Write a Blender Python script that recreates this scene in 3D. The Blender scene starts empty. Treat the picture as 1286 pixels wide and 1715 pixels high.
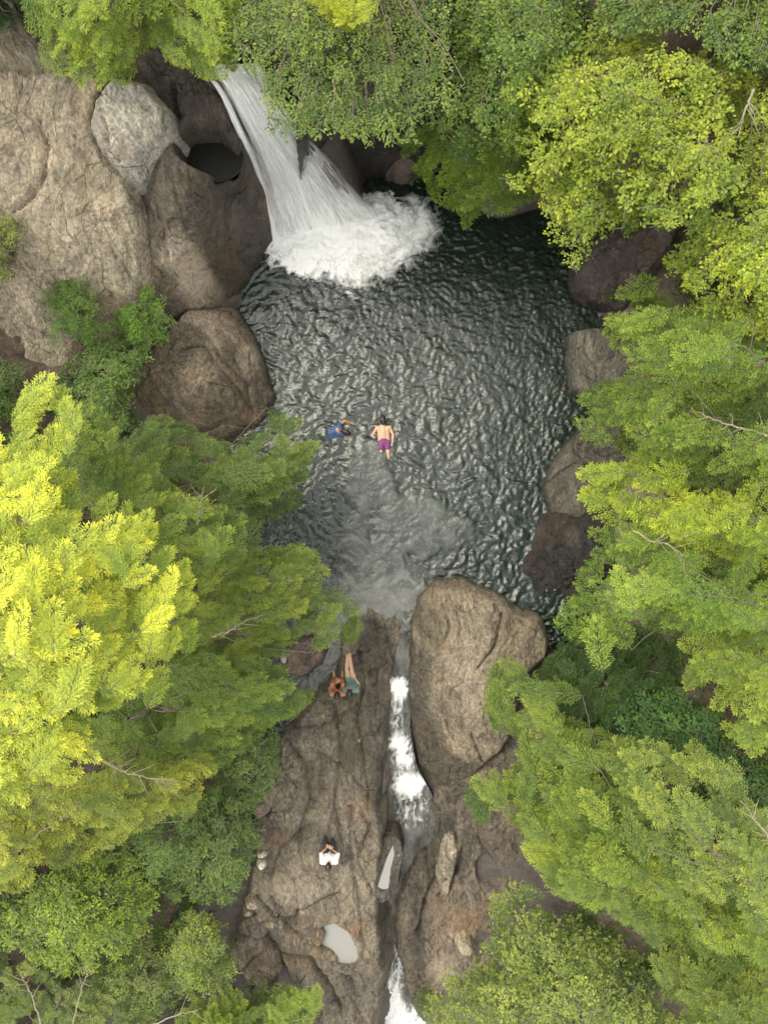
import bpy, math
import numpy as np
from mathutils import Vector

# ------------------------------------------------------------------ camera, sky, sun, exposure
H, F = 20.0, 1200.0            # drone height above the pool (m), focal length in photo pixels
CX, CY = 643.0, 857.5
scene = bpy.context.scene
cam_d = bpy.data.cameras.new('camera')
cam = bpy.data.objects.new('camera', cam_d)
scene.collection.objects.link(cam)
cam.location = (0, 0, H)
cam.rotation_euler = (0, 0, 0)
cam_d.sensor_fit = 'HORIZONTAL'
cam_d.sensor_width = 36.0
cam_d.lens = 36.0 * F / 1286.0
cam_d.clip_end = 500
scene.camera = cam

SUN_AZ = math.radians(150)      # direction the sun stands in, from +X counter-clockwise
SUN_EL = math.radians(50)
world = bpy.data.worlds.new('World')
scene.world = world
world.use_nodes = True
wn = world.node_tree.nodes; wl = world.node_tree.links
bg = wn['Background']
sky = wn.new('ShaderNodeTexSky')
sky.sky_type = 'NISHITA'
sky.sun_disc = False
sky.sun_elevation = SUN_EL
sky.sun_rotation = math.radians(90) - SUN_AZ
sky.air_density = 1.0
sky.dust_density = 4.0
hs = wn.new('ShaderNodeHueSaturation')
hs.inputs['Saturation'].default_value = 0.10
wl.new(sky.outputs['Color'], hs.inputs['Color'])
cloud = wn.new('ShaderNodeMix'); cloud.data_type = 'RGBA'        # thin even overcast over the clear sky
cloud.inputs[0].default_value = 0.65
cloud.inputs[7].default_value = (7.0, 6.95, 6.7, 1.0)
wl.new(hs.outputs['Color'], cloud.inputs[6])
wl.new(cloud.outputs[2], bg.inputs['Color'])
bg.inputs['Strength'].default_value = 0.14
sun_d = bpy.data.lights.new('sun', 'SUN')
sun_d.energy = 1.5
sun_d.angle = math.radians(42)
sun_d.color = (1.0, 0.90, 0.70)
sun = bpy.data.objects.new('sun', sun_d)
scene.collection.objects.link(sun)
sv = Vector((math.cos(SUN_AZ) * math.cos(SUN_EL), math.sin(SUN_AZ) * math.cos(SUN_EL), math.sin(SUN_EL)))
sun.rotation_euler = sv.to_track_quat('Z', 'Y').to_euler()
sun.location = sv * 60
vs = scene.view_settings
vs.view_transform = 'Standard'; vs.look = 'None'; vs.gamma = 1.0; vs.use_curve_mapping = False
vs.exposure = 1.27
scene.cycles.max_bounces = 6
scene.cycles.diffuse_bounces = 4
scene.cycles.glossy_bounces = 2
scene.cycles.transmission_bounces = 3
scene.cycles.transparent_max_bounces = 10
scene.cycles.caustics_reflective = False
scene.cycles.caustics_refractive = False

rng = np.random.default_rng(11)
COL = scene.collection


def P(px, py, z):
    k = (H - z) / F
    return np.array([(px - CX) * k, (CY - py) * k, z])


def link(o, parent=None, **props):
    COL.objects.link(o)
    if parent is not None:
        o.parent = parent
    for k, v in props.items():
        if v is not None:
            o[k] = v
    return o


def empty(name, loc=(0, 0, 0), **props):
    o = bpy.data.objects.new(name, None)
    o.location = loc
    o.empty_display_size = 0.2
    return link(o, None, **props)


def mesh_obj(name, verts, faces, mat, parent=None, smooth=True, attrs=None, color=None, **props):
    me = bpy.data.meshes.new(name)
    verts = np.asarray(verts, dtype=np.float32)
    faces = np.asarray(faces, dtype=np.int32)
    n, k = faces.shape
    me.vertices.add(len(verts)); me.vertices.foreach_set('co', verts.ravel())
    me.loops.add(n * k); me.loops.foreach_set('vertex_index', faces.ravel())
    me.polygons.add(n)
    me.polygons.foreach_set('loop_start', np.arange(0, n * k, k, dtype=np.int32))
    me.polygons.foreach_set('use_smooth', np.full(n, smooth, dtype=bool))
    me.update(calc_edges=True)
    for an, av in (attrs or {}).items():
        a = me.attributes.new(an, 'FLOAT', 'POINT')
        a.data.foreach_set('value', np.asarray(av, dtype=np.float32))
    me.materials.append(mat)
    o = bpy.data.objects.new(name, me)
    if color is not None:
        o.color = (*color, 1.0)
    return link(o, parent, **props)


# ------------------------------------------------------------------ numpy noise
def _hash(ix, iy, seed):
    h = (ix.astype(np.int64) * 374761393 + iy.astype(np.int64) * 668265263 + seed * 1442695041) & 0xFFFFFFFF
    h = ((h ^ (h >> 13)) * 1274126177) & 0xFFFFFFFF
    return ((h ^ (h >> 16)) & 0xFFFF) / 65535.0


def gnoise(x, y, seed=0):
    ix, iy = np.floor(x), np.floor(y)
    fx, fy = x - ix, y - iy
    ux, uy = fx * fx * fx * (fx * (fx * 6 - 15) + 10), fy * fy * fy * (fy * (fy * 6 - 15) + 10)
    def g(dx, dy):
        a = _hash(ix + dx, iy + dy, seed) * 2 * math.pi
        return np.cos(a) * (fx - dx) + np.sin(a) * (fy - dy)
    a = g(0, 0) * (1 - ux) + g(1, 0) * ux
    b = g(0, 1) * (1 - ux) + g(1, 1) * ux
    return (a * (1 - uy) + b * uy) * 1.4


def fbm(x, y, octs=4, seed=0, ridged=False):
    s, a, t = 0, 1.0, 0
    for i in range(octs):
        n = gnoise(x * 2 ** i, y * 2 ** i, seed + 17 * i)
        if ridged:
            n = 1 - 2 * np.abs(n)
        s = s + a * n; t += a; a *= 0.5
    return s / t


def sdist(x, y, poly):
    """signed distance to a polygon, positive inside"""
    poly = np.asarray(poly, float)
    d = np.full(x.shape, 1e9); ins = np.zeros(x.shape, bool)
    for (ax, ay), (bx, by) in zip(poly, np.roll(poly, -1, axis=0)):
        ex, ey = bx - ax, by - ay
        t = np.clip(((x - ax) * ex + (y - ay) * ey) / (ex * ex + ey * ey + 1e-12), 0, 1)
        d = np.minimum(d, (x - ax - t * ex) ** 2 + (y - ay - t * ey) ** 2)
        c = (ay > y) != (by > y)
        ins ^= c & (x < (bx - ax) * (y - ay) / (by - ay + 1e-12) + ax)
    d = np.sqrt(d)
    return np.where(ins, d, -d)


def ldist(x, y, line):
    d = np.full(x.shape, 1e9)
    for (ax, ay), (bx, by) in zip(line[:-1], line[1:]):
        ex, ey = bx - ax, by - ay
        t = np.clip(((x - ax) * ex + (y - ay) * ey) / (ex * ex + ey * ey + 1e-12), 0, 1)
        d = np.minimum(d, (x - ax - t * ex) ** 2 + (y - ay - t * ey) ** 2)
    return np.sqrt(d)


def sstep(a, b, x):
    t = np.clip((x - a) / (b - a), 0, 1)
    return t * t * (3 - 2 * t)


class RBF:
    def __init__(self, pts, vals, c=0.8):
        self.p = np.asarray(pts, float); self.c = c
        n = len(self.p)
        A = np.zeros((n + 3, n + 3))
        A[:n, :n] = -np.sqrt(((self.p[:, None] - self.p[None]) ** 2).sum(-1) + c * c)
        A[:n, n] = 1; A[:n, n + 1:] = self.p
        A[n, :n] = 1; A[n + 1:, :n] = self.p.T
        A[:n, :n] += np.eye(n) * 1e-6
        self.w = np.linalg.lstsq(A, np.concatenate([vals, [0, 0, 0]]), rcond=None)[0]

    def __call__(self, x, y):
        s = self.w[-3] + self.w[-2] * x + self.w[-1] * y
        for (px, py), w in zip(self.p, self.w[:-3]):
            s = s - w * np.sqrt((x - px) ** 2 + (y - py) ** 2 + self.c ** 2)
        return s


def grid(x0, x1, y0, y1, step):
    nx, ny = int((x1 - x0) / step) + 1, int((y1 - y0) / step) + 1
    X, Y = np.meshgrid(np.linspace(x0, x1, nx), np.linspace(y0, y1, ny))
    return X, Y


def grid_faces(keep):
    """quads of a grid whose four corners are kept; returns faces, index of used verts"""
    ny, nx = keep.shape
    idx = np.arange(nx * ny).reshape(ny, nx)
    f = np.stack([idx[:-1, :-1], idx[:-1, 1:], idx[1:, 1:], idx[1:, :-1]], -1)
    k = keep[:-1, :-1] & keep[:-1, 1:] & keep[1:, 1:] & keep[1:, :-1]
    f = f[k]
    used = np.unique(f)
    remap = np.full(nx * ny, -1); remap[used] = np.arange(len(used))
    return remap[f], used


# ------------------------------------------------------------------ materials
class NT:
    def __init__(self, name):
        self.m = bpy.data.materials.new(name); self.m.use_nodes = True
        self.t = self.m.node_tree; self.n = self.t.nodes; self.l = self.t.links
        self.bsdf = self.n['Principled BSDF']; self.out = self.n['Material Output']

    def node(self, kind, **kw):
        nd = self.n.new('ShaderNode' + kind)
        for k, v in kw.items():
            setattr(nd, k, v)
        return nd

    def put(self, sock, v):
        if isinstance(v, bpy.types.NodeSocket):
            self.l.new(v, sock)
        else:
            sock.default_value = v

    def math(self, op, a, b=0.0, clamp=False):
        nd = self.node('Math', operation=op, use_clamp=clamp)
        self.put(nd.inputs[0], a); self.put(nd.inputs[1], b)
        return nd.outputs[0]

    def attr(self, name):
        return self.node('Attribute', attribute_name=name).outputs['Fac']

    def noise(self, vec, scale, detail=4.0, rough=0.55, dist=0.0, out='Fac'):
        nd = self.node('TexNoise')
        if vec is not None:
            self.put(nd.inputs['Vector'], vec)
        nd.inputs['Scale'].default_value = scale; nd.inputs['Detail'].default_value = detail
        nd.inputs['Roughness'].default_value = rough; nd.inputs['Distortion'].default_value = dist
        return nd.outputs[out]

    def ramp(self, fac, stops):
        nd = self.node('ValToRGB'); e = nd.color_ramp.elements
        while len(e) < len(stops):
            e.new(0.5)
        for el, (p, c) in zip(e, stops):
            el.position = p
            el.color = (*c, 1.0) if isinstance(c, tuple) else (c, c, c, 1.0)
        self.put(nd.inputs[0], fac)
        return nd.outputs['Color']

    def mix(self, fac, a, b, mode='MIX'):
        nd = self.node('Mix', data_type='RGBA', blend_type=mode)
        self.put(nd.inputs[0], fac); self.put(nd.inputs[6], a); self.put(nd.inputs[7], b)
        return nd.outputs[2]

    def mapping(self, vec, scale=(1, 1, 1), rot=(0, 0, 0)):
        nd = self.node('Mapping')
        self.put(nd.inputs['Vector'], vec); nd.inputs['Scale'].default_value = scale; nd.inputs['Rotation'].default_value = rot
        return nd.outputs['Vector']

    def bump(self, h, strength, dist, normal=None):
        nd = self.node('Bump')
        nd.inputs['Strength'].default_value = strength; nd.inputs['Distance'].default_value = dist
        self.put(nd.inputs['Height'], h)
        if normal is not None:
            self.put(nd.inputs['Normal'], normal)
        return nd.outputs['Normal']


def C4(r, g, b):
    return (r, g, b, 1.0)


def rock_material(name, swirl=1.0, lichen=0.35):
    t = NT(name)
    geo = t.node('TexCoord').outputs['Object']
    oc = t.node('ObjectInfo').outputs['Color']
    # warped coordinates: foliation lines of the schist flow round the rock
    w1 = t.noise(geo, 0.55, 2.0, 0.5, 0, 'Color')
    vm = t.node('VectorMath', operation='SCALE'); t.put(vm.inputs[0], w1); vm.inputs['Scale'].default_value = 1.1 * swirl
    va = t.node('VectorMath', operation='ADD'); t.put(va.inputs[0], geo); t.put(va.inputs[1], vm.outputs[0])
    warped = va.outputs[0]
    st = t.noise(t.mapping(warped, (4.2, 2.0, 3.0), (0, 0, 0.5)), 1.0, 9.0, 0.72, 0.6)
    fine = t.noise(geo, 14.0, 5.0, 0.65)
    big = t.noise(warped, 0.9, 4.0, 0.6)
    grit = t.noise(geo, 60.0, 3.0, 0.7)
    c = t.mix(1.0, oc, t.ramp(st, [(0.34, 0.38), (0.44, 0.80), (0.56, 1.12), (0.68, 1.50)]), 'MULTIPLY')
    c = t.mix(1.0, c, t.ramp(big, [(0.3, (0.72, 0.70, 0.68)), (0.5, (1.0, 0.99, 0.97)), (0.72, (1.25, 1.18, 1.06))]), 'MULTIPLY')
    st2 = t.noise(t.mapping(warped, (20.0, 8.0, 12.0), (0, 0, 0.5)), 1.0, 5.0, 0.72, 0.4)
    c = t.mix(1.0, c, t.ramp(st2, [(0.32, 0.36), (0.45, 0.90), (0.60, 1.18), (0.72, 1.8)]), 'MULTIPLY')
    c = t.mix(1.0, c, t.ramp(fine, [(0.3, 0.60), (0.52, 1.0), (0.75, 1.45)]), 'MULTIPLY')
    # iron stains and pale lichen in patches of their own
    iron = t.ramp(t.noise(geo, 0.7, 5.0, 0.6, 0.4), [(0.56, 0.0), (0.70, 1.0)])
    c = t.mix(t.math('MULTIPLY', iron, 0.45), c, C4(0.24, 0.13, 0.06))
    lich = t.ramp(t.noise(geo, 5.0, 6.0, 0.72, 0.3), [(0.60, 0.0), (0.66, 1.0)])
    c = t.mix(t.math('MULTIPLY', lich, lichen), c, C4(0.44, 0.42, 0.36))
    # fine dark cracks
    vo = t.node('TexVoronoi', feature='DISTANCE_TO_EDGE'); t.put(vo.inputs['Vector'], t.mapping(warped, (1.0, 0.55, 1.0))); vo.inputs['Scale'].default_value = 1.5
    crack = t.math('MULTIPLY', t.ramp(vo.outputs['Distance'], [(0.0, 1.0), (0.012, 0.0)]), t.ramp(t.noise(geo, 1.1, 3.0, 0.6), [(0.44, 0.0), (0.54, 1.0)]))
    c = t.mix(t.math('MULTIPLY', crack, 0.6), c, C4(0.03, 0.026, 0.02))
    # painted-on-rock stains from traced attributes: pale quartz, moss, wet film
    pale = t.math('MULTIPLY', t.attr('pale'), t.ramp(st, [(0.36, 0.35), (0.5, 1.0)]))
    c = t.mix(t.math('MULTIPLY', pale, 0.72), c, t.ramp(st2, [(0.30, (0.34, 0.21, 0.12)), (0.48, (0.58, 0.45, 0.31)), (0.66, (0.70, 0.68, 0.64))]))
    moss = t.math('MULTIPLY', t.attr('moss'), t.ramp(fine, [(0.35, 0.25), (0.6, 1.0)]))
    c = t.mix(moss, c, C4(0.10, 0.095, 0.03))
    wet = t.attr('wet')
    c = t.mix(t.math('MULTIPLY', wet, 0.85), c, t.mix(1.0, c, C4(0.27, 0.28, 0.29), 'MULTIPLY'))
    t.put(t.bsdf.inputs['Base Color'], c)
    t.put(t.bsdf.inputs['Roughness'], t.math('SUBTRACT', 0.88, t.math('MULTIPLY', wet, 0.62)))
    h = t.math('ADD', t.math('ADD', st, t.math('MULTIPLY', st2, 0.5)), t.math('ADD', t.math('MULTIPLY', fine, 0.7), t.math('MULTIPLY', grit, 0.15)))
    h = t.math('SUBTRACT', h, t.math('MULTIPLY', crack, 0.5))
    t.put(t.bsdf.inputs['Normal'], t.bump(h, 1.0, 0.085))
    return t.m


def soil_material():
    t = NT('forest_soil')
    geo = t.node('TexCoord').outputs['Object']
    a = t.noise(geo, 3.0, 6.0, 0.7); b = t.noise(geo, 25.0, 4.0, 0.7)
    c = t.ramp(a, [(0.3, (0.03, 0.022, 0.014)), (0.5, (0.075, 0.055, 0.036)), (0.7, (0.13, 0.10, 0.07))])
    c = t.mix(1.0, c, t.ramp(b, [(0.3, 0.5), (0.7, 1.5)]), 'MULTIPLY')
    rockc = t.ramp(t.noise(geo, 5.0, 6.0, 0.7, 0.5), [(0.3, (0.07, 0.055, 0.045)), (0.5, (0.14, 0.11, 0.09)), (0.75, (0.22, 0.18, 0.14))])
    c = t.mix(t.attr('stone'), c, rockc)
    wet = t.attr('wet')
    c = t.mix(t.math('MULTIPLY', wet, 0.75), c, t.mix(1.0, c, C4(0.24, 0.24, 0.24), 'MULTIPLY'))
    t.put(t.bsdf.inputs['Base Color'], c)
    t.put(t.bsdf.inputs['Roughness'], t.math('SUBTRACT', 0.92, t.math('MULTIPLY', wet, 0.6)))
    t.put(t.bsdf.inputs['Normal'], t.bump(t.math('ADD', a, t.math('MULTIPLY', b, 0.4)), 0.9, 0.08))
    return t.m


def water_material(name, deep, shallow_sheen, rough=0.06, ior=1.45, fscale=(5, 5, 5), bump=0.5):
    """opaque body colour by depth and painted sky sheen, mirror of the sky on top, white foam by attribute"""
    t = NT(name)
    geo = t.node('TexCoord').outputs['Object']
    n1 = t.noise(t.mapping(geo, fscale), 1.0, 5.0, 0.62, 0.7)
    n2 = t.noise(geo, 3.0, 3.0, 0.6, 0.5)
    c = t.mix(t.attr('shallow_sheen'), C4(*deep), C4(*shallow_sheen))
    c = t.mix(1.0, c, t.ramp(n2, [(0.3, 0.65), (0.7, 1.35)]), 'MULTIPLY')
    fo = t.attr('foam')
    thr = t.math('SUBTRACT', 1.0, fo)
    f = t.math('MULTIPLY', t.math('SUBTRACT', t.math('ADD', t.math('MULTIPLY', n1, 0.7), fo), 0.93), 3.2, True)
    f = t.math('MULTIPLY', f, t.math('MULTIPLY', fo, 6.0, True), True)
    c = t.mix(f, c, C4(0.82, 0.83, 0.80))
    t.put(t.bsdf.inputs['Base Color'], c)
    t.put(t.bsdf.inputs['Roughness'], t.math('ADD', rough, t.math('MULTIPLY', f, 0.6)))
    t.bsdf.inputs['IOR'].default_value = ior
    rip = t.noise(geo, 13.0, 4.0, 0.6, 1.0)
    t.put(t.bsdf.inputs['Normal'], t.bump(t.math('ADD', rip, t.math('MULTIPLY', n1, t.math('MULTIPLY', f, 0.8))), bump, 0.05))
    return t.m


def fall_material(name, seed, dens):
    t = NT(name)
    uv = t.node('CombineXYZ')
    t.put(uv.inputs[0], t.attr('u')); t.put(uv.inputs[1], t.attr('v')); uv.inputs[2].default_value = seed
    a = t.noise(t.mapping(uv.outputs[0], (5.0, 1.6, 1.0)), 2.2, 8.0, 0.72, 0.9)
    b = t.noise(t.mapping(uv.outputs[0], (20.0, 4.0, 1.0)), 2.0, 6.0, 0.7, 0.7)
    s = t.math('ADD', t.math('MULTIPLY', a, 0.6), t.math('MULTIPLY', b, 0.4))
    s = t.math('ADD', s, t.math('MULTIPLY', t.math('SUBTRACT', t.attr('body'), 0.5), 0.5))
    f = t.math('MULTIPLY', t.math('SUBTRACT', s, 0.58 - 0.28 * dens), 4.0, True)
    f = t.math('MULTIPLY', f, t.attr('edge'))
    t.put(t.bsdf.inputs['Base Color'], t.mix(b, C4(0.80, 0.80, 0.78), C4(0.94, 0.94, 0.92)))
    t.bsdf.inputs['Roughness'].default_value = 0.5
    t.put(t.bsdf.inputs['Normal'], t.bump(s, 0.8, 0.1))
    tr = t.node('BsdfTransparent'); mx = t.node('MixShader')
    t.put(mx.inputs[0], f); t.l.new(tr.outputs[0], mx.inputs[1]); t.l.new(t.bsdf.outputs[0], mx.inputs[2])
    t.l.new(mx.outputs[0], t.out.inputs['Surface'])
    return t.m


def foam_material():
    t = NT('white_foam')
    geo = t.node('TexCoord').outputs['Object']
    n = t.noise(geo, 2.6, 7.0, 0.66, 1.3)
    n3 = t.noise(geo, 11.0, 4.0, 0.6, 0.6)
    d = t.attr('body')
    f = t.math('MULTIPLY', t.math('SUBTRACT', t.math('ADD', t.math('MULTIPLY', n, 1.0), t.math('MULTIPLY', n3, 0.25)), t.math('SUBTRACT', 0.98, t.math('MULTIPLY', d, 1.05))), 4.0, True)
    t.put(t.bsdf.inputs['Base Color'], t.mix(n, C4(0.76, 0.77, 0.75), C4(0.88, 0.88, 0.86)))
    t.bsdf.inputs['Roughness'].default_value = 0.7
    t.put(t.bsdf.inputs['Normal'], t.bump(t.math('ADD', n, t.math('MULTIPLY', n3, 0.5)), 0.35, 0.10))
    tr = t.node('BsdfTransparent'); mx = t.node('MixShader')
    t.put(mx.inputs[0], f); t.l.new(tr.outputs[0], mx.inputs[1]); t.l.new(t.bsdf.outputs[0], mx.inputs[2])
    t.l.new(mx.outputs[0], t.out.inputs['Surface'])
    return t.m


def leaf_material():
    t = NT('leaf')
    oc = t.node('ObjectInfo').outputs['Color']
    tint = t.attr('tint')
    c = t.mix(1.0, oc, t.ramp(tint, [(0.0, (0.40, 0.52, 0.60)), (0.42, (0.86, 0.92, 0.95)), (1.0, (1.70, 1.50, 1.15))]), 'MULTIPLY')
    t.put(t.bsdf.inputs['Base Color'], c)
    t.bsdf.inputs['Roughness'].default_value = 0.55
    t.bsdf.inputs['Specular IOR Level'].default_value = 0.35
    tl = t.node('BsdfTranslucent')
    t.put(tl.inputs['Color'], t.mix(1.0, c, C4(1.2, 1.15, 0.75), 'MULTIPLY'))
    mx = t.node('MixShader'); mx.inputs[0].default_value = 0.46
    t.l.new(t.bsdf.outputs[0], mx.inputs[1]); t.l.new(tl.outputs[0], mx.inputs[2])
    t.l.new(mx.outputs[0], t.out.inputs['Surface'])
    return t.m


def bark_material(name, base):
    t = NT(name)
    geo = t.node('TexCoord').outputs['Object']
    n = t.noise(t.mapping(geo, (18, 18, 4)), 1.0, 5.0, 0.65)
    t.put(t.bsdf.inputs['Base Color'], t.mix(1.0, C4(*base), t.ramp(n, [(0.3, 0.5), (0.7, 1.5)]), 'MULTIPLY'))
    t.bsdf.inputs['Roughness'].default_value = 0.9
    t.put(t.bsdf.inputs['Normal'], t.bump(n, 0.8, 0.03))
    return t.m


def plain_material(name, base, rough=0.7, var=0.25, scale=20.0, sss=0.0, spec=0.5):
    t = NT(name)
    geo = t.node('TexCoord').outputs['Object']
    n = t.noise(geo, scale, 4.0, 0.6)
    t.put(t.bsdf.inputs['Base Color'], t.mix(1.0, C4(*base), t.ramp(n, [(0.3, 1 - var), (0.7, 1 + var)]), 'MULTIPLY'))
    t.bsdf.inputs['Roughness'].default_value = rough
    t.bsdf.inputs['Specular IOR Level'].default_value = spec
    if sss:
        t.bsdf.inputs['Subsurface Weight'].default_value = sss
        t.bsdf.inputs['Subsurface Radius'].default_value = (0.02, 0.01, 0.005)
    return t.m


M_ROCK = rock_material('schist_rock')
M_SMOOTH = rock_material('water_worn_rock', swirl=1.4, lichen=0.22)
M_SOIL = soil_material()
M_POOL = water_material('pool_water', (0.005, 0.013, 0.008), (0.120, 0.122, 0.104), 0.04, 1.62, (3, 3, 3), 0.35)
M_STREAM = water_material('stream_water', (0.05, 0.05, 0.043), (0.19, 0.188, 0.168), 0.10, 1.5, (9.0, 3.2, 6.0), 1.0)
M_PUDDLE = plain_material('puddle_water', (0.235, 0.23, 0.215), 0.04, 0.03, 1.0)
M_LEAF = leaf_material()
M_BARK = bark_material('grey_bark', (0.16, 0.13, 0.10))
M_DEADWOOD = bark_material('bleached_wood', (0.24, 0.20, 0.14))
M_FOAM = foam_material()

# ------------------------------------------------------------------ terrain
TC = [  # photo pixel and ground height (m above the pool)
    (700, 500, -1.6), (800, 600, -1.6), (600, 600, -1.4), (900, 500, -1.5), (880, 420, -1.2), (760, 400, -1.5), (550, 500, -1.4), (480, 560, -1.0),
    (700, 700, -1.5), (820, 800, -1.3), (600, 800, -1.1), (500, 850, -0.9), (650, 930, -0.6), (640, 1000, -0.35), (780, 930, -0.9), (560, 420, -1.2), (640, 330, -1.2), (850, 900, -0.9), (900, 760, -1.0), (930, 620, -1.2),
    (700, 330, -0.9), (440, 930, -0.7), (430, 800, -0.5), (540, 1080, -0.45), (500, 1170, -0.5), (870, 980, -0.5), (920, 1010, -0.8),
    (350, 500, 0.6), (250, 420, 2.2), (300, 300, 2.6), (330, 180, 3.6), (100, 300, 3.2), (50, 100, 4.2), (-150, 200, 5.0), (60, 480, 2.8), (150, 560, 2.3), (230, 600, 1.3), (300, 690, 0.3),
    (30, 720, 2.6), (-150, 720, 4.0), (380, 790, 0.1), (300, 850, 0.9), (100, 900, 2.2), (-150, 1000, 4.0), (340, 950, 0.3), (200, 1100, 1.2), (420, 1090, 0.0), (-150, 1300, 3.5), (100, 1300, 1.5),
    (300, 1300, 0.6), (430, 1330, -0.05), (420, 1470, -0.25), (300, 1500, 0.2), (100, 1550, 1.1), (-150, 1600, 2.5), (360, 1640, -0.5), (200, 1700, 0.3), (-100, 1880, 1.5), (400, 1880, -1.0),
    (560, 1300, -0.35), (530, 1550, -0.7), (580, 1780, -1.4), (670, 1150, -0.6), (670, 1300, -1.05), (685, 1440, -1.5), (665, 1600, -2.1), (660, 1720, -2.8), (670, 1880, -3.1),
    (800, 1120, 0.1), (830, 1400, -0.6), (790, 1560, -1.1), (760, 1700, -1.9), (950, 1300, 0.4), (950, 1600, -0.2), (1150, 1300, 1.8), (1150, 1600, 1.2), (1400, 1400, 3.0), (1400, 1780, 2.5), (1000, 1880, -0.4),
    (985, 960, -0.2), (1010, 860, 0.1), (1020, 760, 0.1), (1040, 650, 0.3), (1050, 590, 0.3), (1020, 520, 0.1), (1040, 440, 0.6), (990, 400, 0.3), (1150, 400, 2.2), (1150, 600, 2.0), (1150, 800, 1.8), (1120, 1000, 1.3), (1080, 1150, 1.0),
    (1400, 500, 4.5), (1400, 900, 4.0), (1400, 100, 6.0), (920, 340, 0.3), (790, 270, 0.8), (700, 275, 0.5), (650, 255, 1.2), (585, 250, 2.4), (560, 180, 3.9), (470, 110, 4.7),
    (375, 110, 4.75), (350, 70, 4.5), (405, 75, 4.45), (330, 30, 4.6), (390, 20, 4.6), (430, 230, 2.6), (470, 320, 0.6), (510, 390, -0.9), (250, 50, 4.9), (200, 10, 5.3), (700, 150, 3.2), (850, 200, 3.0), (1000, 250, 2.8), (700, 0, 5.5), (450, -80, 5.7), (1000, 0, 5.0), (0, -80, 6.0),
    (700, -150, 6.5), (1100, -150, 6.8), (-250, -150, 7.0)]
tw = np.array([P(a, b, c) for a, b, c in TC])
T_RBF = RBF(tw[:, :2], tw[:, 2], 0.5)
TX0, TX1, TY0, TY1, TS = -16.0, 16.0, -18.5, 18.5, 0.11


def terrain_base(x, y):
    z = T_RBF(x, y)
    lump = fbm(x * 0.7, y * 0.7, 4, 3) * 0.35 + fbm(x * 1.2 + 3, y * 2.2, 4, 9, True) * 0.12
    return np.clip(z, -4.2, 9.0) + lump * sstep(-1.0, 0.6, z) + lump * 0.25


X, Y = grid(TX0, TX1, TY0, TY1, TS)
Z = terrain_base(X, Y)
fc, used = grid_faces(np.ones(X.shape, bool))
stone = np.clip(sstep(2.2, 0.8, Z) + fbm(X * 0.5, Y * 0.5, 3, 5) * 0.8, 0, 1) * sstep(10.5, 7.5, np.abs(X))
wet = sstep(0.25, -0.05, Z) * 1.0
wet = np.maximum(wet, sstep(3.2, 1.2, np.hypot(X + 2.2, Y - 8.0)))
mesh_obj('ground_terrain', np.stack([X, Y, Z], -1).reshape(-1, 3), fc, M_SOIL, attrs={'wet': wet.ravel(), 'stone': stone.ravel()},
         kind='structure', label='dark soil and rocky ground of the wooded gorge')


def terrain_z(x, y):
    return float(terrain_base(np.array([x]), np.array([y]))[0])


# ------------------------------------------------------------------ rocks traced from the photograph, each at its own height
def line_world(line, zf):
    return [P(a, b, zf(a, b))[:2] for a, b in line]


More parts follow.
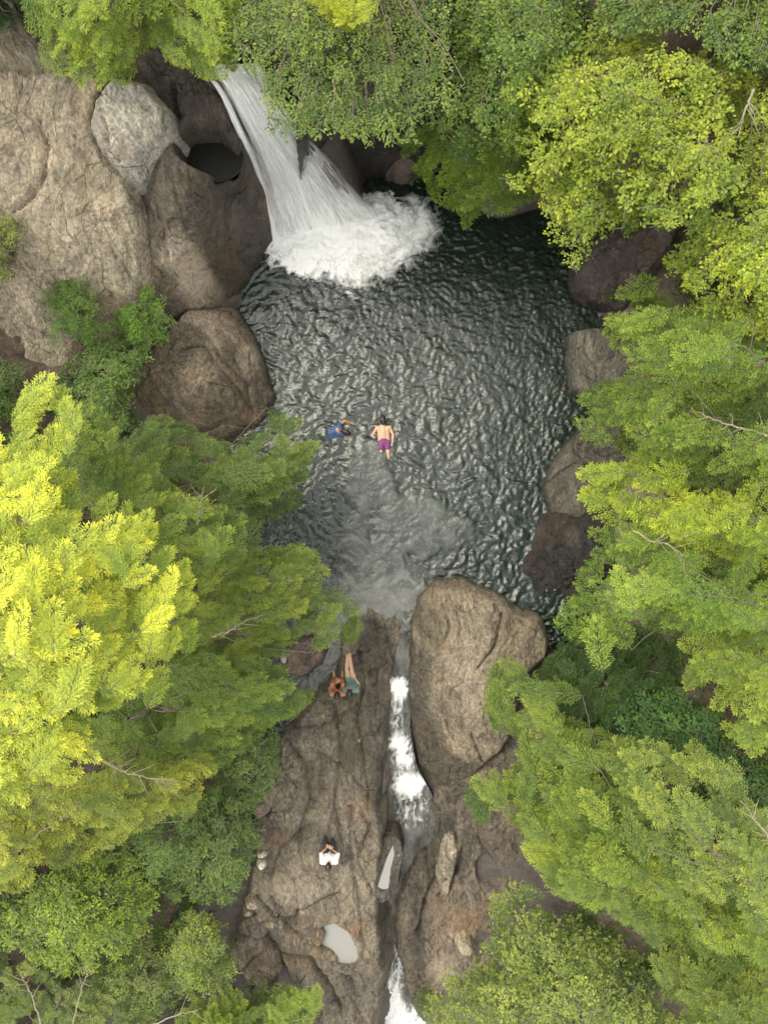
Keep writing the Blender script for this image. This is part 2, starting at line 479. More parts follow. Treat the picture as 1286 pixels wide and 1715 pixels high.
def rock(name, label, category, outline, ctrl, color, step=0.04, margin=0.45, rim=0.35, drop=0.25, rough=0.10, lump=0.18, swirl=0.05, wob=0.10, steep=3.2,
         cracks=(), pits=(), pale=(), moss=(), wetz=0.12, wetspots=(), basin=None, mat=None, group=None, seed=0, bumps=(), kind=None, facet=0.0, swell=0.06):
    """heightfield rock: OUTLINE and CTRL in photo pixels, CTRL gives top heights; outside the outline the sides fall steeply into the ground"""
    cp = np.array([P(a, b, c) for a, b, c in ctrl])
    if len(ctrl) >= 4:
        zpix = RBF([(a / 60, b / 60) for a, b, c in ctrl], [c for a, b, c in ctrl], 1.0)
        zp = lambda a, b: float(zpix(np.array([a / 60.0]), np.array([b / 60.0]))[0])
        zw = RBF(cp[:, :2], cp[:, 2], 1.0)
    else:
        zm = float(cp[:, 2].mean()); zp = lambda a, b: zm
        zw = lambda x, y: np.full(x.shape, zm)
    poly = np.array([P(a, b, zp(a, b) - drop * 0.6)[:2] for a, b in outline])
    lo, hi = poly.min(0) - margin - 0.1, poly.max(0) + margin + 0.1
    x, y = grid(lo[0], hi[0], lo[1], hi[1], step)
    d = sdist(x, y, poly) + wob * fbm(x * 1.6, y * 1.6, 4, seed + 1) + (swell if step > 0.028 else 0.0)
    z = zw(x, y)
    warpx = x + 0.8 * fbm(x * 0.45, y * 0.45, 2, seed + 2); warpy = y + 0.8 * fbm(x * 0.45 + 9, y * 0.45, 2, seed + 4)
    z = z + lump * fbm(x * 0.8, y * 0.8, 3, seed + 5)
    z = z + rough * 0.45 * fbm(warpx * 1.9, warpy * 1.1, 5, seed + 6, True) + swirl * 0.7 * fbm(warpx * 5.0, warpy * 1.8, 4, seed + 7)
    ch = fbm(warpx * 2.2, warpy * 1.6, 4, seed + 14)
    z = z + rough * 0.45 * (np.floor(ch * 5) / 5 + 0.25 * ch) + rough * 0.40 * fbm(x * 4.5, y * 4.5, 4, seed + 8, True)
    if facet:
        rf = np.random.default_rng(seed + 900)
        c0 = poly.mean(0); rad = np.sqrt(((poly - c0) ** 2).sum(1)).mean()
        cut = np.zeros(x.shape)
        for k in range(10):
            an = rf.uniform(0, 6.283); o_ = rad * rf.uniform(0.05, 0.75); sl = facet * rf.uniform(0.4, 1.2)
            cut = np.maximum(cut, (((x - c0[0]) * math.cos(an) + (y - c0[1]) * math.sin(an)) - o_) * sl)
        z = z - cut
    rim = rim * 0.42; drop = drop * 0.7
    z = z - drop * (1 - sstep(0, rim, d)) ** 1.5
    out = np.clip(-d, 0, None)
    z = z - steep * out - 2.0 * out * out
    for (line, w, dep) in cracks:
        ln = line_world(line, zp)
        dd = ldist(x + 0.06 * fbm(x * 2.5, y * 2.5, 3, seed + 9), y + 0.06 * fbm(x * 2.5, y * 2.5, 3, seed + 10), ln)
        z = z - 0.7 * dep * np.exp(-(dd / (0.45 * w)) ** 2) - 0.5 * dep * np.exp(-(dd / (1.6 * w)) ** 2)
    for (a, b, rx, ry, dep) in pits:
        c = P(a, b, zp(a, b)); k = (H - zp(a, b)) / F
        q = np.hypot((x - c[0]) / (rx * k), (y - c[1]) / (ry * k)) + 0.12 * fbm(x * 2, y * 2, 2, seed + 11)
        z = z - dep * sstep(1.08, 0.72, q)
    for (a, b, rx, ry, hgt) in bumps:
        c = P(a, b, zp(a, b)); k = (H - zp(a, b)) / F
        q = np.hypot((x - c[0]) / (rx * k), (y - c[1]) / (ry * k))
        z = z + hgt * np.exp(-q * q * 1.4)
    if basin is not None:
        bpoly, bz = basin
        bw = np.array([P(a, b, bz)[:2] for a, b in bpoly])
        sd = sdist(x, y, bw)
        z = np.where(sd > 0, bz - 0.10 * sstep(0, 0.12, sd), np.where(sd > -0.25, np.maximum(z, bz + 0.015 + 0.10 * sstep(0, -0.10, sd) * 0 + np.clip(-sd, 0, 0.12) * 0.35), z))
    def spots(lst):
        v = np.zeros(x.shape)
        for (a, b, rx, ry, s) in lst:
            c = P(a, b, zp(a, b)); k = (H - zp(a, b)) / F
            q = np.hypot((x - c[0]) / (rx * k), (y - c[1]) / (ry * k)) + 0.35 * fbm(x * 2.2, y * 2.2, 4, seed + 12)
            v = np.maximum(v, s * sstep(1.15, 0.45, q))
        return v
    wet = np.maximum(sstep(wetz + 0.15, wetz - 0.05, z + 0.12 * fbm(x * 3, y * 3, 3, seed + 13)), spots(wetspots))
    keep = d > -margin
    f, used = grid_faces(keep)
    V = np.stack([x, y, z], -1).reshape(-1, 3)[used]
    o = mesh_obj(name, V, f, mat or M_ROCK, attrs={'wet': wet.ravel()[used], 'pale': spots(pale).ravel()[used], 'moss': spots(moss).ravel()[used]},
                 color=color, label=label, category=category, group=group, kind=kind)
    o['_'] = 0; del o['_']
    return (lambda px, py: zp(px, py))


TAN, BROWN, GREY, DARK, RUST = (0.285, 0.245, 0.18), (0.122, 0.099, 0.074), (0.37, 0.35, 0.30), (0.062, 0.056, 0.050), (0.175, 0.142, 0.102)

rock('rock_slab', 'huge pale tan rock slab filling the upper left corner', 'rock',
     [(-140, 20), (0, 35), (70, 45), (140, 100), (175, 140), (160, 190), (170, 250), (210, 290), (238, 380), (246, 460), (240, 510), (225, 560), (190, 600), (150, 620), (95, 640), (60, 660), (0, 680), (-140, 690)],
     [(-100, 60, 5.2), (0, 60, 5.0), (80, 120, 4.7), (0, 250, 4.5), (150, 250, 4.2), (100, 350, 3.9), (200, 400, 3.4), (230, 490, 2.7), (100, 480, 3.2), (0, 450, 3.6), (0, 620, 2.9), (-120, 500, 4.0), (60, 620, 2.6), (200, 580, 2.0)],
     TAN, facet=0.10, step=0.05, rim=0.45, drop=0.3, rough=0.10, lump=0.22, wob=0.12, wetz=-5, seed=20,
     cracks=[([(62, 195), (78, 240), (75, 290), (55, 330), (20, 350)], 0.05, 0.14), ([(150, 190), (165, 250), (200, 290), (222, 330)], 0.06, 0.15), ([(-10, 95), (60, 105), (110, 100)], 0.18, 0.18)],
     pale=[(190, 330, 30, 30, 0.3), (40, 380, 40, 22, 0.35)], moss=[(60, 100, 70, 14, 0.5), (150, 300, 45, 40, 0.25)], bumps=[(10, 265, 60, 75, 0.22)])
rock('boulder', 'pale grey rounded boulder wedged between tan slab and dark rock', 'boulder',
     [(158, 165), (195, 130), (240, 138), (272, 180), (284, 225), (270, 250), (245, 268), (232, 300), (205, 288), (172, 250), (150, 205)],
     [(200, 170, 4.7), (255, 190, 4.6), (180, 220, 4.5), (230, 270, 4.1), (270, 235, 4.2)], GREY, facet=0.45, rim=0.4, drop=0.35, rough=0.06, lump=0.12, wob=0.06, wetz=-5, seed=33,
     cracks=[([(165, 185), (178, 215), (176, 240), (195, 262)], 0.05, 0.16)], pale=[(172, 200, 10, 14, 0.6), (180, 240, 12, 10, 0.6)])
rock('rock_outcrop', 'dark brown outcrop with a black pothole beside the waterfall', 'rock',
     [(225, 92), (262, 82), (300, 105), (345, 130), (375, 180), (398, 232), (418, 290), (425, 330), (440, 385), (428, 420), (408, 440), (395, 470), (388, 500), (350, 510), (318, 520), (290, 525), (262, 505), (246, 465), (238, 385), (226, 330), (232, 290), (262, 262), (286, 235), (282, 200), (255, 150)],
     [(250, 110, 4.6), (320, 140, 4.5), (300, 200, 4.1), (380, 230, 3.7), (400, 290, 3.0), (340, 300, 3.5), (250, 300, 3.5), (240, 380, 3.1), (300, 400, 3.0), (380, 400, 2.0), (420, 400, 1.1), (300, 470, 2.3), (260, 500, 2.3), (370, 480, 0.9), (340, 520, 1.0)],
     BROWN, facet=0.22, step=0.035, rim=0.3, drop=0.2, rough=0.20, lump=0.2, swirl=0.08, wetz=0.15, seed=47, mat=M_SMOOTH, steep=4.0,
     pits=[(341, 246, 46, 33, 1.1)], cracks=[([(410, 300), (380, 310), (372, 350), (378, 400), (392, 440)], 0.07, 0.22), ([(440, 395), (410, 405), (395, 420)], 0.05, 0.2), ([(283, 130), (292, 180), (288, 225)], 0.09, 0.3), ([(300, 330), (310, 380), (330, 420)], 0.06, 0.10), ([(262, 340), (280, 420), (292, 480)], 0.05, 0.10)],
     pale=[(310, 450, 36, 52, 1.0), (400, 380, 22, 34, 0.25)], wetspots=[(290, 140, 80, 70, 1.0), (350, 245, 70, 50, 1.0), (390, 330, 34, 110, 0.85), (290, 330, 90, 70, 0.5), (380, 440, 30, 60, 0.5)])
rock('rock_point', 'brown folded rock point jutting into the left side of the pool', 'rock',
     [(318, 522), (350, 515), (385, 508), (400, 530), (418, 562), (430, 600), (445, 635), (461, 660), (448, 690), (436, 705), (415, 728), (375, 755), (340, 735), (290, 705), (240, 705), (190, 690), (200, 640), (260, 585)],
     [(330, 530, 1.3), (385, 515, 0.8), (300, 600, 1.6), (350, 620, 1.7), (400, 570, 0.95), (425, 620, 0.75), (450, 660, 0.4), (400, 690, 0.7), (360, 740, 0.35), (260, 670, 1.3), (220, 660, 1.4)],
     RUST, facet=0.45, step=0.035, rim=0.3, drop=0.25, rough=0.17, lump=0.14, swirl=0.07, wetz=0.10, seed=58, mat=M_SMOOTH, steep=3.6,
     cracks=[([(300, 585), (340, 580), (355, 600), (395, 650), (415, 680)], 0.06, 0.20), ([(345, 560), (370, 600), (410, 640), (420, 690)], 0.04, 0.15), ([(330, 725), (370, 705), (410, 712)], 0.06, 0.16)],
     pale=[(345, 535, 45, 20, 0.5), (412, 600, 18, 34, 0.6), (370, 560, 30, 30, 0.3)], moss=[(235, 640, 24, 30, 0.5)])
rock('boulder', 'big flat topped brown boulder right of the outlet stream', 'boulder',
     [(697, 1040), (706, 1010), (735, 984), (775, 984), (830, 1005), (862, 1028), (905, 1042), (918, 1072), (914, 1100), (880, 1130), (862, 1170), (860, 1225), (835, 1262), (800, 1290), (770, 1335), (735, 1312), (705, 1285), (694, 1230), (688, 1170), (692, 1100)],
     [(720, 1010, 0.55), (800, 1010, 0.75), (900, 1060, 0.7), (800, 1100, 0.95), (710, 1100, 0.35), (850, 1180, 0.8), (710, 1230, -0.05), (780, 1240, 0.45), (760, 1310, -0.15)],
     (0.225, 0.188, 0.135), facet=0.18, step=0.035, rim=0.3, drop=0.25, rough=0.12, lump=0.14, swirl=0.05, wetz=0.05, seed=69, steep=3.5,
     cracks=[([(842, 1030), (832, 1080), (800, 1120)], 0.05, 0.14), ([(740, 1010), (755, 1050), (735, 1085), (760, 1090)], 0.04, 0.10), ([(745, 1120), (740, 1180), (752, 1220)], 0.04, 0.10), ([(790, 1230), (810, 1280)], 0.03, 0.12)],
     pale=[(790, 1130, 60, 80, 0.25)], moss=[(720, 1050, 24, 60, 0.35), (730, 1290, 30, 30, 0.3)], wetspots=[(700, 1180, 24, 120, 0.85), (720, 1040, 26, 40, 0.5), (900, 1060, 16, 30, 0.5), (740, 1290, 30, 30, 0.5)])
rock('rock_block', 'square grey rock block at the right shore of the pool', 'rock',
     [(972, 556), (1005, 552), (1035, 575), (1085, 610), (1060, 650), (1030, 660), (990, 655), (972, 645), (968, 600)],
     [(990, 580, 0.85), (1060, 610, 0.9), (990, 640, 0.7), (1030, 640, 0.8)], (0.150, 0.140, 0.115), swell=0.08, facet=0.15, rim=0.12, drop=0.10, rough=0.05, lump=0.06, wob=0.04, wetz=0.15, seed=73, steep=6,
     cracks=[([(985, 560), (982, 590), (1000, 615), (1003, 645)], 0.03, 0.10)])
rock('rock_outcrop', 'grey brown rounded shore rock below the square block', 'rock',
     [(986, 722), (1000, 702), (1040, 700), (1075, 740), (1060, 790), (1010, 840), (975, 862), (930, 863), (920, 830), (917, 812), (936, 780), (960, 745)],
     [(1000, 720, 0.7), (1050, 760, 0.8), (960, 770, 0.55), (940, 840, 0.45), (1000, 820, 0.7)], (0.092, 0.086, 0.068), swell=0.10, facet=0.40, rim=0.25, drop=0.2, rough=0.12, lump=0.10, wob=0.06, wetz=0.12, seed=81, mat=M_SMOOTH, steep=4,
     cracks=[([(915, 812), (960, 775), (1010, 780)], 0.04, 0.12), ([(985, 720), (970, 760), (1000, 790)], 0.03, 0.10)])
rock('wet_rock', 'low dark wet rock sloping into the pool at lower right', 'rock',
     [(925, 868), (975, 862), (1025, 850), (1040, 900), (1010, 960), (985, 985), (950, 1000), (925, 990), (885, 1025), (872, 1000), (885, 950), (905, 905)],
     [(940, 880, 0.3), (1010, 880, 0.5), (1000, 950, 0.3), (920, 940, 0.12), (890, 1000, 0.02)], DARK, swell=0.16, facet=0.30, rim=0.3, drop=0.15, rough=0.22, lump=0.12, swirl=0.10, wob=0.12, wetz=0.9, seed=92, mat=M_SMOOTH, steep=2,
     pale=[(955, 900, 15, 20, 0.25)])
rock('cliff_rock', 'dark purplish cliff rock under trees at the upper right shore', 'rock',
     [(968, 480), (975, 445), (1000, 405), (1050, 365), (1095, 330), (1140, 350), (1120, 410), (1080, 460), (1040, 505), (990, 500)],
     [(980, 470, 0.7), (1020, 410, 1.6), (1100, 360, 2.6), (1080, 440, 2.0), (1030, 490, 1.0)], (0.105, 0.082, 0.076), facet=0.40, rim=0.3, drop=0.3, rough=0.28, lump=0.2, swirl=0.1, wetz=0.3, seed=97, steep=3,
     wetspots=[(1040, 410, 60, 60, 0.5)])
rock('cliff_rock', 'black wet cliff rock behind the waterfall under leafy branches', 'rock',
     [(520, 225), (560, 200), (640, 200), (720, 235), (715, 275), (660, 285), (600, 290), (575, 285), (545, 262)],
     [(540, 225, 3.6), (600, 225, 2.9), (690, 240, 2.0), (590, 280, 1.0), (680, 280, 0.5)], DARK, rim=0.4, drop=0.3, rough=0.3, lump=0.3, swirl=0.1, wetz=4, seed=101, steep=3)
PUD1 = [(537, 1549), (550, 1544), (563, 1545), (578, 1554), (591, 1569), (599, 1586), (601, 1603), (596, 1613), (580, 1616), (565, 1613), (564, 1603), (557, 1593), (546, 1587), (535, 1581), (543, 1567), (544, 1560)]
PZ1 = -0.42
zl = rock('rock_ledge', 'broad brown rock ledge left of the outlet stream where people sit', 'rock',
     [(576, 1066), (588, 1036), (618, 1012), (650, 1008), (672, 1022), (668, 1070), (657, 1110), (648, 1150), (645, 1210), (636, 1260), (630, 1330), (636, 1390), (633, 1440), (626, 1490), (632, 1560), (640, 1620), (632, 1680), (620, 1740), (615, 1830), (480, 1830), (500, 1740), (545, 1690), (525, 1650), (490, 1640), (470, 1590), (440, 1540), (420, 1510), (425, 1460), (440, 1430), (450, 1370), (465, 1300), (475, 1235), (505, 1210), (535, 1165), (562, 1140), (578, 1105)],
     [(600, 1060, 0.08), (610, 1030, -0.10), (640, 1016, -0.22), (640, 1055, 0.02), (650, 1100, -0.02), (690, 1060, -0.25), (600, 1130, 0.22), (636, 1150, 0.02), (540, 1200, 0.28), (600, 1250, 0.25), (490, 1260, 0.25), (460, 1350, 0.15), (600, 1350, 0.1), (540, 1430, 0.1), (450, 1470, 0.05), (620, 1480, -0.15), (480, 1560, -0.2), (560, 1530, -0.28), (615, 1560, -0.3), (560, 1640, -0.5), (620, 1650, -0.65), (560, 1750, -0.9), (520, 1800, -1.2)],
     (0.185, 0.158, 0.118), step=0.035, rim=0.25, drop=0.18, rough=0.17, lump=0.13, swirl=0.055, wob=0.10, wetz=-3, seed=111, steep=3.6, basin=(PUD1, PZ1),
     cracks=[([(520, 1090), (585, 1100), (620, 1088)], 0.03, 0.10), ([(480, 1240), (510, 1280), (520, 1340), (500, 1400)], 0.10, 0.20), ([(470, 1220), (540, 1215), (600, 1180)], 0.04, 0.10),
             ([(540, 1260), (590, 1300), (620, 1340)], 0.05, 0.12), ([(545, 1480), (520, 1460), (490, 1470)], 0.03, 0.06), ([(500, 1525), (540, 1505), (570, 1495)], 0.04, 0.16), ([(500, 1525), (495, 1540), (460, 1535), (430, 1500)], 0.05, 0.16),
             ([(455, 1500), (470, 1540), (490, 1560), (530, 1585)], 0.05, 0.15), ([(470, 1600), (520, 1610), (545, 1640), (570, 1690)], 0.09, 0.3), ([(560, 1620), (590, 1640), (600, 1700)], 0.05, 0.10), ([(620, 1380), (600, 1440), (625, 1500)], 0.04, 0.12), ([(560, 1180), (572, 1260), (560, 1340), (575, 1420)], 0.08, 0.16), ([(600, 1090), (610, 1150), (598, 1210)], 0.06, 0.14), ([(520, 1380), (470, 1420), (450, 1480)], 0.06, 0.12), ([(590, 1350), (585, 1420), (600, 1500), (612, 1600)], 0.06, 0.12), ([(600, 1210), (612, 1280), (618, 1360)], 0.05, 0.14)],
     bumps=[(500, 1490, 50, 40, 0.14), (560, 1400, 60, 60, 0.08), (600, 1580, 20, 60, 0.10)], moss=[(560, 1160, 60, 40, 0.35), (590, 1240, 30, 60, 0.3)], pale=[(500, 1490, 55, 35, 0.28), (590, 1480, 30, 60, 0.18)],
     wetspots=[(625, 1090, 45, 70, 0.95), (630, 1180, 26, 90, 0.9), (632, 1300, 20, 90, 0.95), (575, 1150, 60, 50, 0.55), (535, 1300, 24, 70, 0.6), (595, 1230, 45, 90, 0.6), (520, 1400, 50, 30, 0.4), (600, 1650, 40, 60, 0.5), (450, 1560, 40, 30, 0.5), (545, 1560, 40, 14, 0.6), (500, 1540, 40, 14, 0.5), (480, 1225, 40, 20, 0.7), (640, 1560, 12, 100, 0.7), (510, 1330, 20, 50, 0.4), (490, 1590, 30, 12, 0.5)])
rock('rock_ledge', 'sloping brown rock ledge right of the stream below the big boulder', 'rock',
     [(740, 1325), (800, 1290), (850, 1250), (940, 1250), (980, 1400), (980, 1480), (900, 1520), (860, 1560), (810, 1610), (790, 1660), (740, 1730), (705, 1700), (680, 1640), (664, 1590), (662, 1540), (672, 1490), (690, 1450), (705, 1425), (735, 1400), (728, 1360)],
     [(800, 1340, -0.45), (870, 1300, -0.1), (950, 1300, 0.3), (960, 1450, 0.1), (880, 1420, -0.4), (780, 1420, -0.9), (820, 1500, -0.8), (690, 1490, -1.25), (735, 1370, -0.85), (690, 1580, -1.55), (780, 1580, -1.2), (740, 1680, -1.9), (880, 1520, -0.6)],
     (0.160, 0.133, 0.102), step=0.035, rim=0.3, drop=0.2, rough=0.20, lump=0.16, swirl=0.07, wetz=-3, seed=122, mat=M_SMOOTH, steep=3,
     cracks=[([(760, 1400), (740, 1450), (715, 1500), (700, 1560)], 0.08, 0.25), ([(775, 1420), (760, 1480), (735, 1500)], 0.05, 0.15), ([(800, 1400), (830, 1440), (825, 1480)], 0.06, 0.18)],
     pits=[(812, 1455, 16, 26, 0.2)], wetspots=[(740, 1420, 55, 80, 0.9), (770, 1330, 30, 30, 0.6), (850, 1440, 60, 50, 0.4), (815, 1450, 26, 40, 0.9), (700, 1560, 20, 120, 0.8), (880, 1480, 40, 40, 0.5)], pale=[(768, 1400, 8, 40, 0.45), (740, 1630, 30, 40, 0.35)])
rock('rock_fin', 'narrow wet rock fin standing in the stream crevice', 'rock', [(634, 1275), (642, 1250), (648, 1268), (648, 1310), (640, 1330), (632, 1310)], [(640, 1290, -0.35)], (0.24, 0.2, 0.16), step=0.025, rim=0.12, drop=0.15, rough=0.10, lump=0.05, wob=0.03, wetz=-2, wetspots=[(640, 1290, 20, 50, 0.4)], seed=131, margin=0.3)
rock('rock_fin', 'pale rippled rock fin above the lower stream', 'rock', [(745, 1395), (760, 1390), (766, 1420), (760, 1460), (750, 1500), (738, 1495), (732, 1470), (738, 1430)], [(750, 1440, -0.86), (745, 1490, -1.08), (755, 1400, -0.82), (740, 1470, -0.98)], (0.26, 0.225, 0.18), step=0.025, rim=0.12, drop=0.15, rough=0.20, swirl=0.10, lump=0.05, wob=0.04, wetz=-3, seed=137, margin=0.3)
rock('wet_rock', 'brown wet rock in the grey side channel under leaves', 'rock', [(478, 1105), (495, 1078), (525, 1072), (540, 1088), (532, 1110), (505, 1130), (485, 1125)], [(505, 1095, 0.3)], (0.16, 0.12, 0.095), step=0.03, rim=0.25, drop=0.2, rough=0.08, lump=0.08, wob=0.05, wetz=0.1, seed=139, margin=0.35)
for i, (lab, ol, z, c) in enumerate([
        ('rounded brown boulder in a hollow beside the ledge, lower left', [(384, 1598), (400, 1578), (422, 1570), (440, 1580), (440, 1595), (418, 1606), (405, 1625), (388, 1618)], 0.05, (0.20, 0.16, 0.125)),
        ('blocky brown boulder leaning on the rounded boulder, lower left', [(420, 1607), (442, 1594), (460, 1605), (464, 1632), (445, 1650), (415, 1648), (408, 1630)], 0.0, (0.21, 0.168, 0.13)),
        ('dark brown boulder beside the ledge above the hollow', [(400, 1545), (418, 1532), (446, 1536), (450, 1560), (436, 1572), (415, 1566), (402, 1562)], 0.05, (0.15, 0.12, 0.095)),
        ('flat brown rock at the ledge edge under shrub leaves', [(415, 1385), (440, 1365), (468, 1372), (476, 1392), (460, 1415), (435, 1425), (418, 1410)], 0.25, (0.17, 0.135, 0.105)),
        ('smooth tan rock showing below shrubs beside the ledge top', [(418, 1350), (430, 1320), (455, 1300), (462, 1330), (452, 1362), (430, 1375)], 0.32, (0.24, 0.19, 0.15))]):
    rock('boulder', lab, 'boulder', ol, [(np.mean([a for a, b in ol]), np.mean([b for a, b in ol]), z)], c, facet=0.5, step=0.03, rim=0.3, drop=0.22, rough=0.08, lump=0.08, wob=0.05, wetz=-3, seed=150 + 7 * i, margin=0.4)
STONES = [('cream white stone on the ledge edge, upper of two', 438, 1433, 8, 5, 0.28, (0.62, 0.56, 0.42)), ('cream white stone on the ledge edge, lower of two', 437, 1450, 8, 7, 0.28, (0.66, 0.62, 0.50)),
          ('pale tan cobble at the left rim of the ledge', 422, 1517, 10, 8, 0.18, (0.40, 0.33, 0.25)), ('small pale grey stone near the seated person in white', 556, 1371, 4, 9, 0.20, (0.42, 0.39, 0.34)),
          ('small tan stone on upper ledge under the sitting couple', 601, 1240, 4, 4, 0.30, (0.42, 0.36, 0.28)), ('grey stone block at right rim beside the leafy maple', 781, 1590, 11, 12, -0.5, (0.36, 0.33, 0.25)),
          ('white stone chip at the mouth of side channel', 475, 1105, 4, 6, 0.45, (0.55, 0.52, 0.46)),
          ('tan cobble at left rim beneath the pale cobble', 414, 1531, 8, 6, 0.12, (0.30, 0.24, 0.18)), ('tan squarish cobble left of the large puddle', 453, 1549, 8, 7, 0.0, (0.27, 0.22, 0.16)),
          ('rounded tan cobble touching the large puddle', 528, 1563, 9, 8, -0.25, (0.28, 0.23, 0.16)), ('small cobble left of the puddle cobble', 517, 1570, 6, 5, -0.25, (0.25, 0.20, 0.15)),
          ('small tan cobble in crack above the large puddle', 507, 1527, 6, 5, -0.05, (0.30, 0.25, 0.18)), ('tiny pale stone above the large puddle', 527, 1545, 3, 5, -0.22, (0.40, 0.36, 0.30)),
          ('tiny grey stone in the crack right above the large puddle', 536, 1533, 4, 5, -0.2, (0.33, 0.30, 0.25)), ('small brown cobble below the puddle cobble', 523, 1578, 7, 4, -0.3, (0.25, 0.20, 0.15)),
          ('small brown stone in row along the ledge crack', 436, 1540, 6, 5, 0.02, (0.24, 0.19, 0.15)), ('long brown stone beside the crack left of puddle', 470, 1548, 5, 8, 0.0, (0.22, 0.18, 0.14))]
for i, (lab, a, b, rx, ry, z, c) in enumerate(STONES):
    r_ = np.random.default_rng(300 + i)
    ol = [(a + rx * math.cos(t) * (0.8 + 0.4 * r_.random()), b + ry * math.sin(t) * (0.8 + 0.4 * r_.random())) for t in np.linspace(0, 2 * math.pi, 9)[:-1]]
    rock('stone', lab, 'stone', ol, [(a, b, z)], c, step=0.02, rim=0.10, drop=0.10, rough=0.03, lump=0.03, wob=0.015, wetz=-3, steep=5, seed=400 + 9 * i, margin=0.14, group='loose stones on the ledges')

# ------------------------------------------------------------------ water
POOL = [(438, 425), (500, 300), (560, 230), (640, 230), (720, 240), (860, 300), (960, 380), (1000, 440), (1030, 500), (1040, 560), (1030, 680), (1030, 760), (1010, 860), (1010, 960), (1000, 1060), (900, 1090),
        (780, 1040), (720, 1025), (690, 1050), (655, 1062), (610, 1060), (590, 1090), (575, 1140), (530, 1190), (490, 1240), (440, 1240), (420, 1160), (440, 1080), (400, 1000), (330, 930), (330, 800), (400, 740), (400, 660), (350, 560), (370, 470)]
pw = np.array([P(a, b, 0)[:2] for a, b in POOL])
X, Y = grid(pw[:, 0].min(), pw[:, 0].max(), pw[:, 1].min(), pw[:, 1].max(), 0.042)
sd = sdist(X, Y, pw)
PXX, PYY = X * 60 + CX, CY - Y * 60


def blob(px, py, rx, ry):
    q = np.hypot((PXX - px) / rx, (PYY - py) / ry)
    return np.exp(-q * q)


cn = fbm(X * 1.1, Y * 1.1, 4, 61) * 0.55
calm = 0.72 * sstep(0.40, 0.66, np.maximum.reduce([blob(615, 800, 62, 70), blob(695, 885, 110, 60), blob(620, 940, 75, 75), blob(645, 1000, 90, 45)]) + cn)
wx = X + 0.35 * fbm(X * 0.9, Y * 0.9, 2, 71); wy = Y + 0.35 * fbm(X * 0.9 + 5, Y * 0.9, 2, 73)
near_fall = blob(600, 400, 170, 120)
crs = sstep(-0.25, 0.35, (PYY - 560) / 600 - (PXX - 640) / 700)
wav = -0.080 * (0.35 + 0.65 * crs) * fbm(wx * 2.5, wy * 3.3, 3, 75, True) - 0.038 * (1.45 - 0.45 * crs) * fbm(wx * 6.5, wy * 8.0, 3, 79, True) - 0.014 * fbm(X * 13, Y * 15, 2, 81, True) + 0.05 * fbm(wx * 0.9, wy * 0.9, 2, 83) + 0.03 * near_fall * fbm(X * 4, Y * 4, 4, 85, True)
wav *= (1 - calm) * (0.75 + 0.25 * sstep(500, 640, PYY + 0.35 * (643 - PXX)))
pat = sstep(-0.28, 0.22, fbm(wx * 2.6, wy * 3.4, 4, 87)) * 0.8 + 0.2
shallow_sheen = np.clip(calm * 0.46 * pat + (blob(650, 1000, 110, 55) * 0.55 + blob(690, 860, 170, 130) * 0.12) * pat + blob(560, 1100, 60, 70) * 0.9 + blob(720, 640, 180, 160) * 0.22 + blob(480, 640, 90, 130) * 0.25 + blob(640, 1020, 90, 40), 0, 1)  # paler over real shallows, plus sky reflection painted onto the calm patch
foam = np.clip(0.85 * blob(585, 395, 120, 55) + 0.62 * blob(700, 360, 75, 75) + 0.6 * blob(590, 465, 110, 50) + 0.30 * blob(560, 1110, 50, 60) + 0.18 * blob(940, 980, 40, 40), 0, 1)
f, used = grid_faces(sd > -0.1)
mesh_obj('pool_water', np.stack([X, Y, wav], -1).reshape(-1, 3)[used], f, M_POOL, attrs={'shallow_sheen': shallow_sheen.ravel()[used], 'foam': foam.ravel()[used]},
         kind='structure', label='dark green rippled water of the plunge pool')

# outlet stream: a ribbon that steps down the crevice
SC = [(690, 985, -0.16, 30), (684, 1025, -0.07, 26), (677, 1070, -0.12, 27), (671, 1110, -0.18, 26), (667, 1138, -0.22, 25), (665, 1165, -0.36, 24), (664, 1215, -0.42, 23), (666, 1240, -0.50, 24), (670, 1280, -0.68, 27), (680, 1310, -0.78, 32), (686, 1345, -0.95, 46),
      (688, 1400, -1.1, 50), (678, 1450, -1.3, 40), (664, 1510, -1.55, 30), (658, 1570, -1.75, 30), (660, 1620, -2.0, 30), (655, 1660, -2.3, 32), (658, 1700, -2.55, 50), (672, 1760, -2.7, 80), (680, 1830, -2.75, 90)]
sw = np.array([[*P(a, b, z), w * (H - z) / F] for a, b, z, w in SC])
tt = np.linspace(0, len(SC) - 1, 420); ii = np.minimum(tt.astype(int), len(SC) - 2); fr = (tt - ii)[:, None]; fr = fr * fr * (3 - 2 * fr) * 0.5 + fr * 0.5
cl = sw[ii] * (1 - fr) + sw[ii + 1] * fr
spy = np.array([b for a, b, z, w in SC])[ii] * (1 - fr[:, 0]) + np.array([b for a, b, z, w in SC])[ii + 1] * fr[:, 0]
uu = np.linspace(-1, 1, 61)
SX = cl[:, 0:1] + uu[None] * cl[:, 3:4]; SY = np.repeat(cl[:, 1:2], 61, 1)
SZ = cl[:, 2:3] + 0.065 * fbm(SX * 3.6, SY * 1.7, 4, 201, True) + 0.03 * fbm(SX * 7, SY * 5, 3, 203)
spx = SX / (H - SZ) * F + CX; spy2 = CY - SY / (H - SZ) * F
def sblob(px, py, rx, ry):
    q = np.hypot((spx - px) / rx, (spy2 - py) / ry); return np.exp(-q * q)
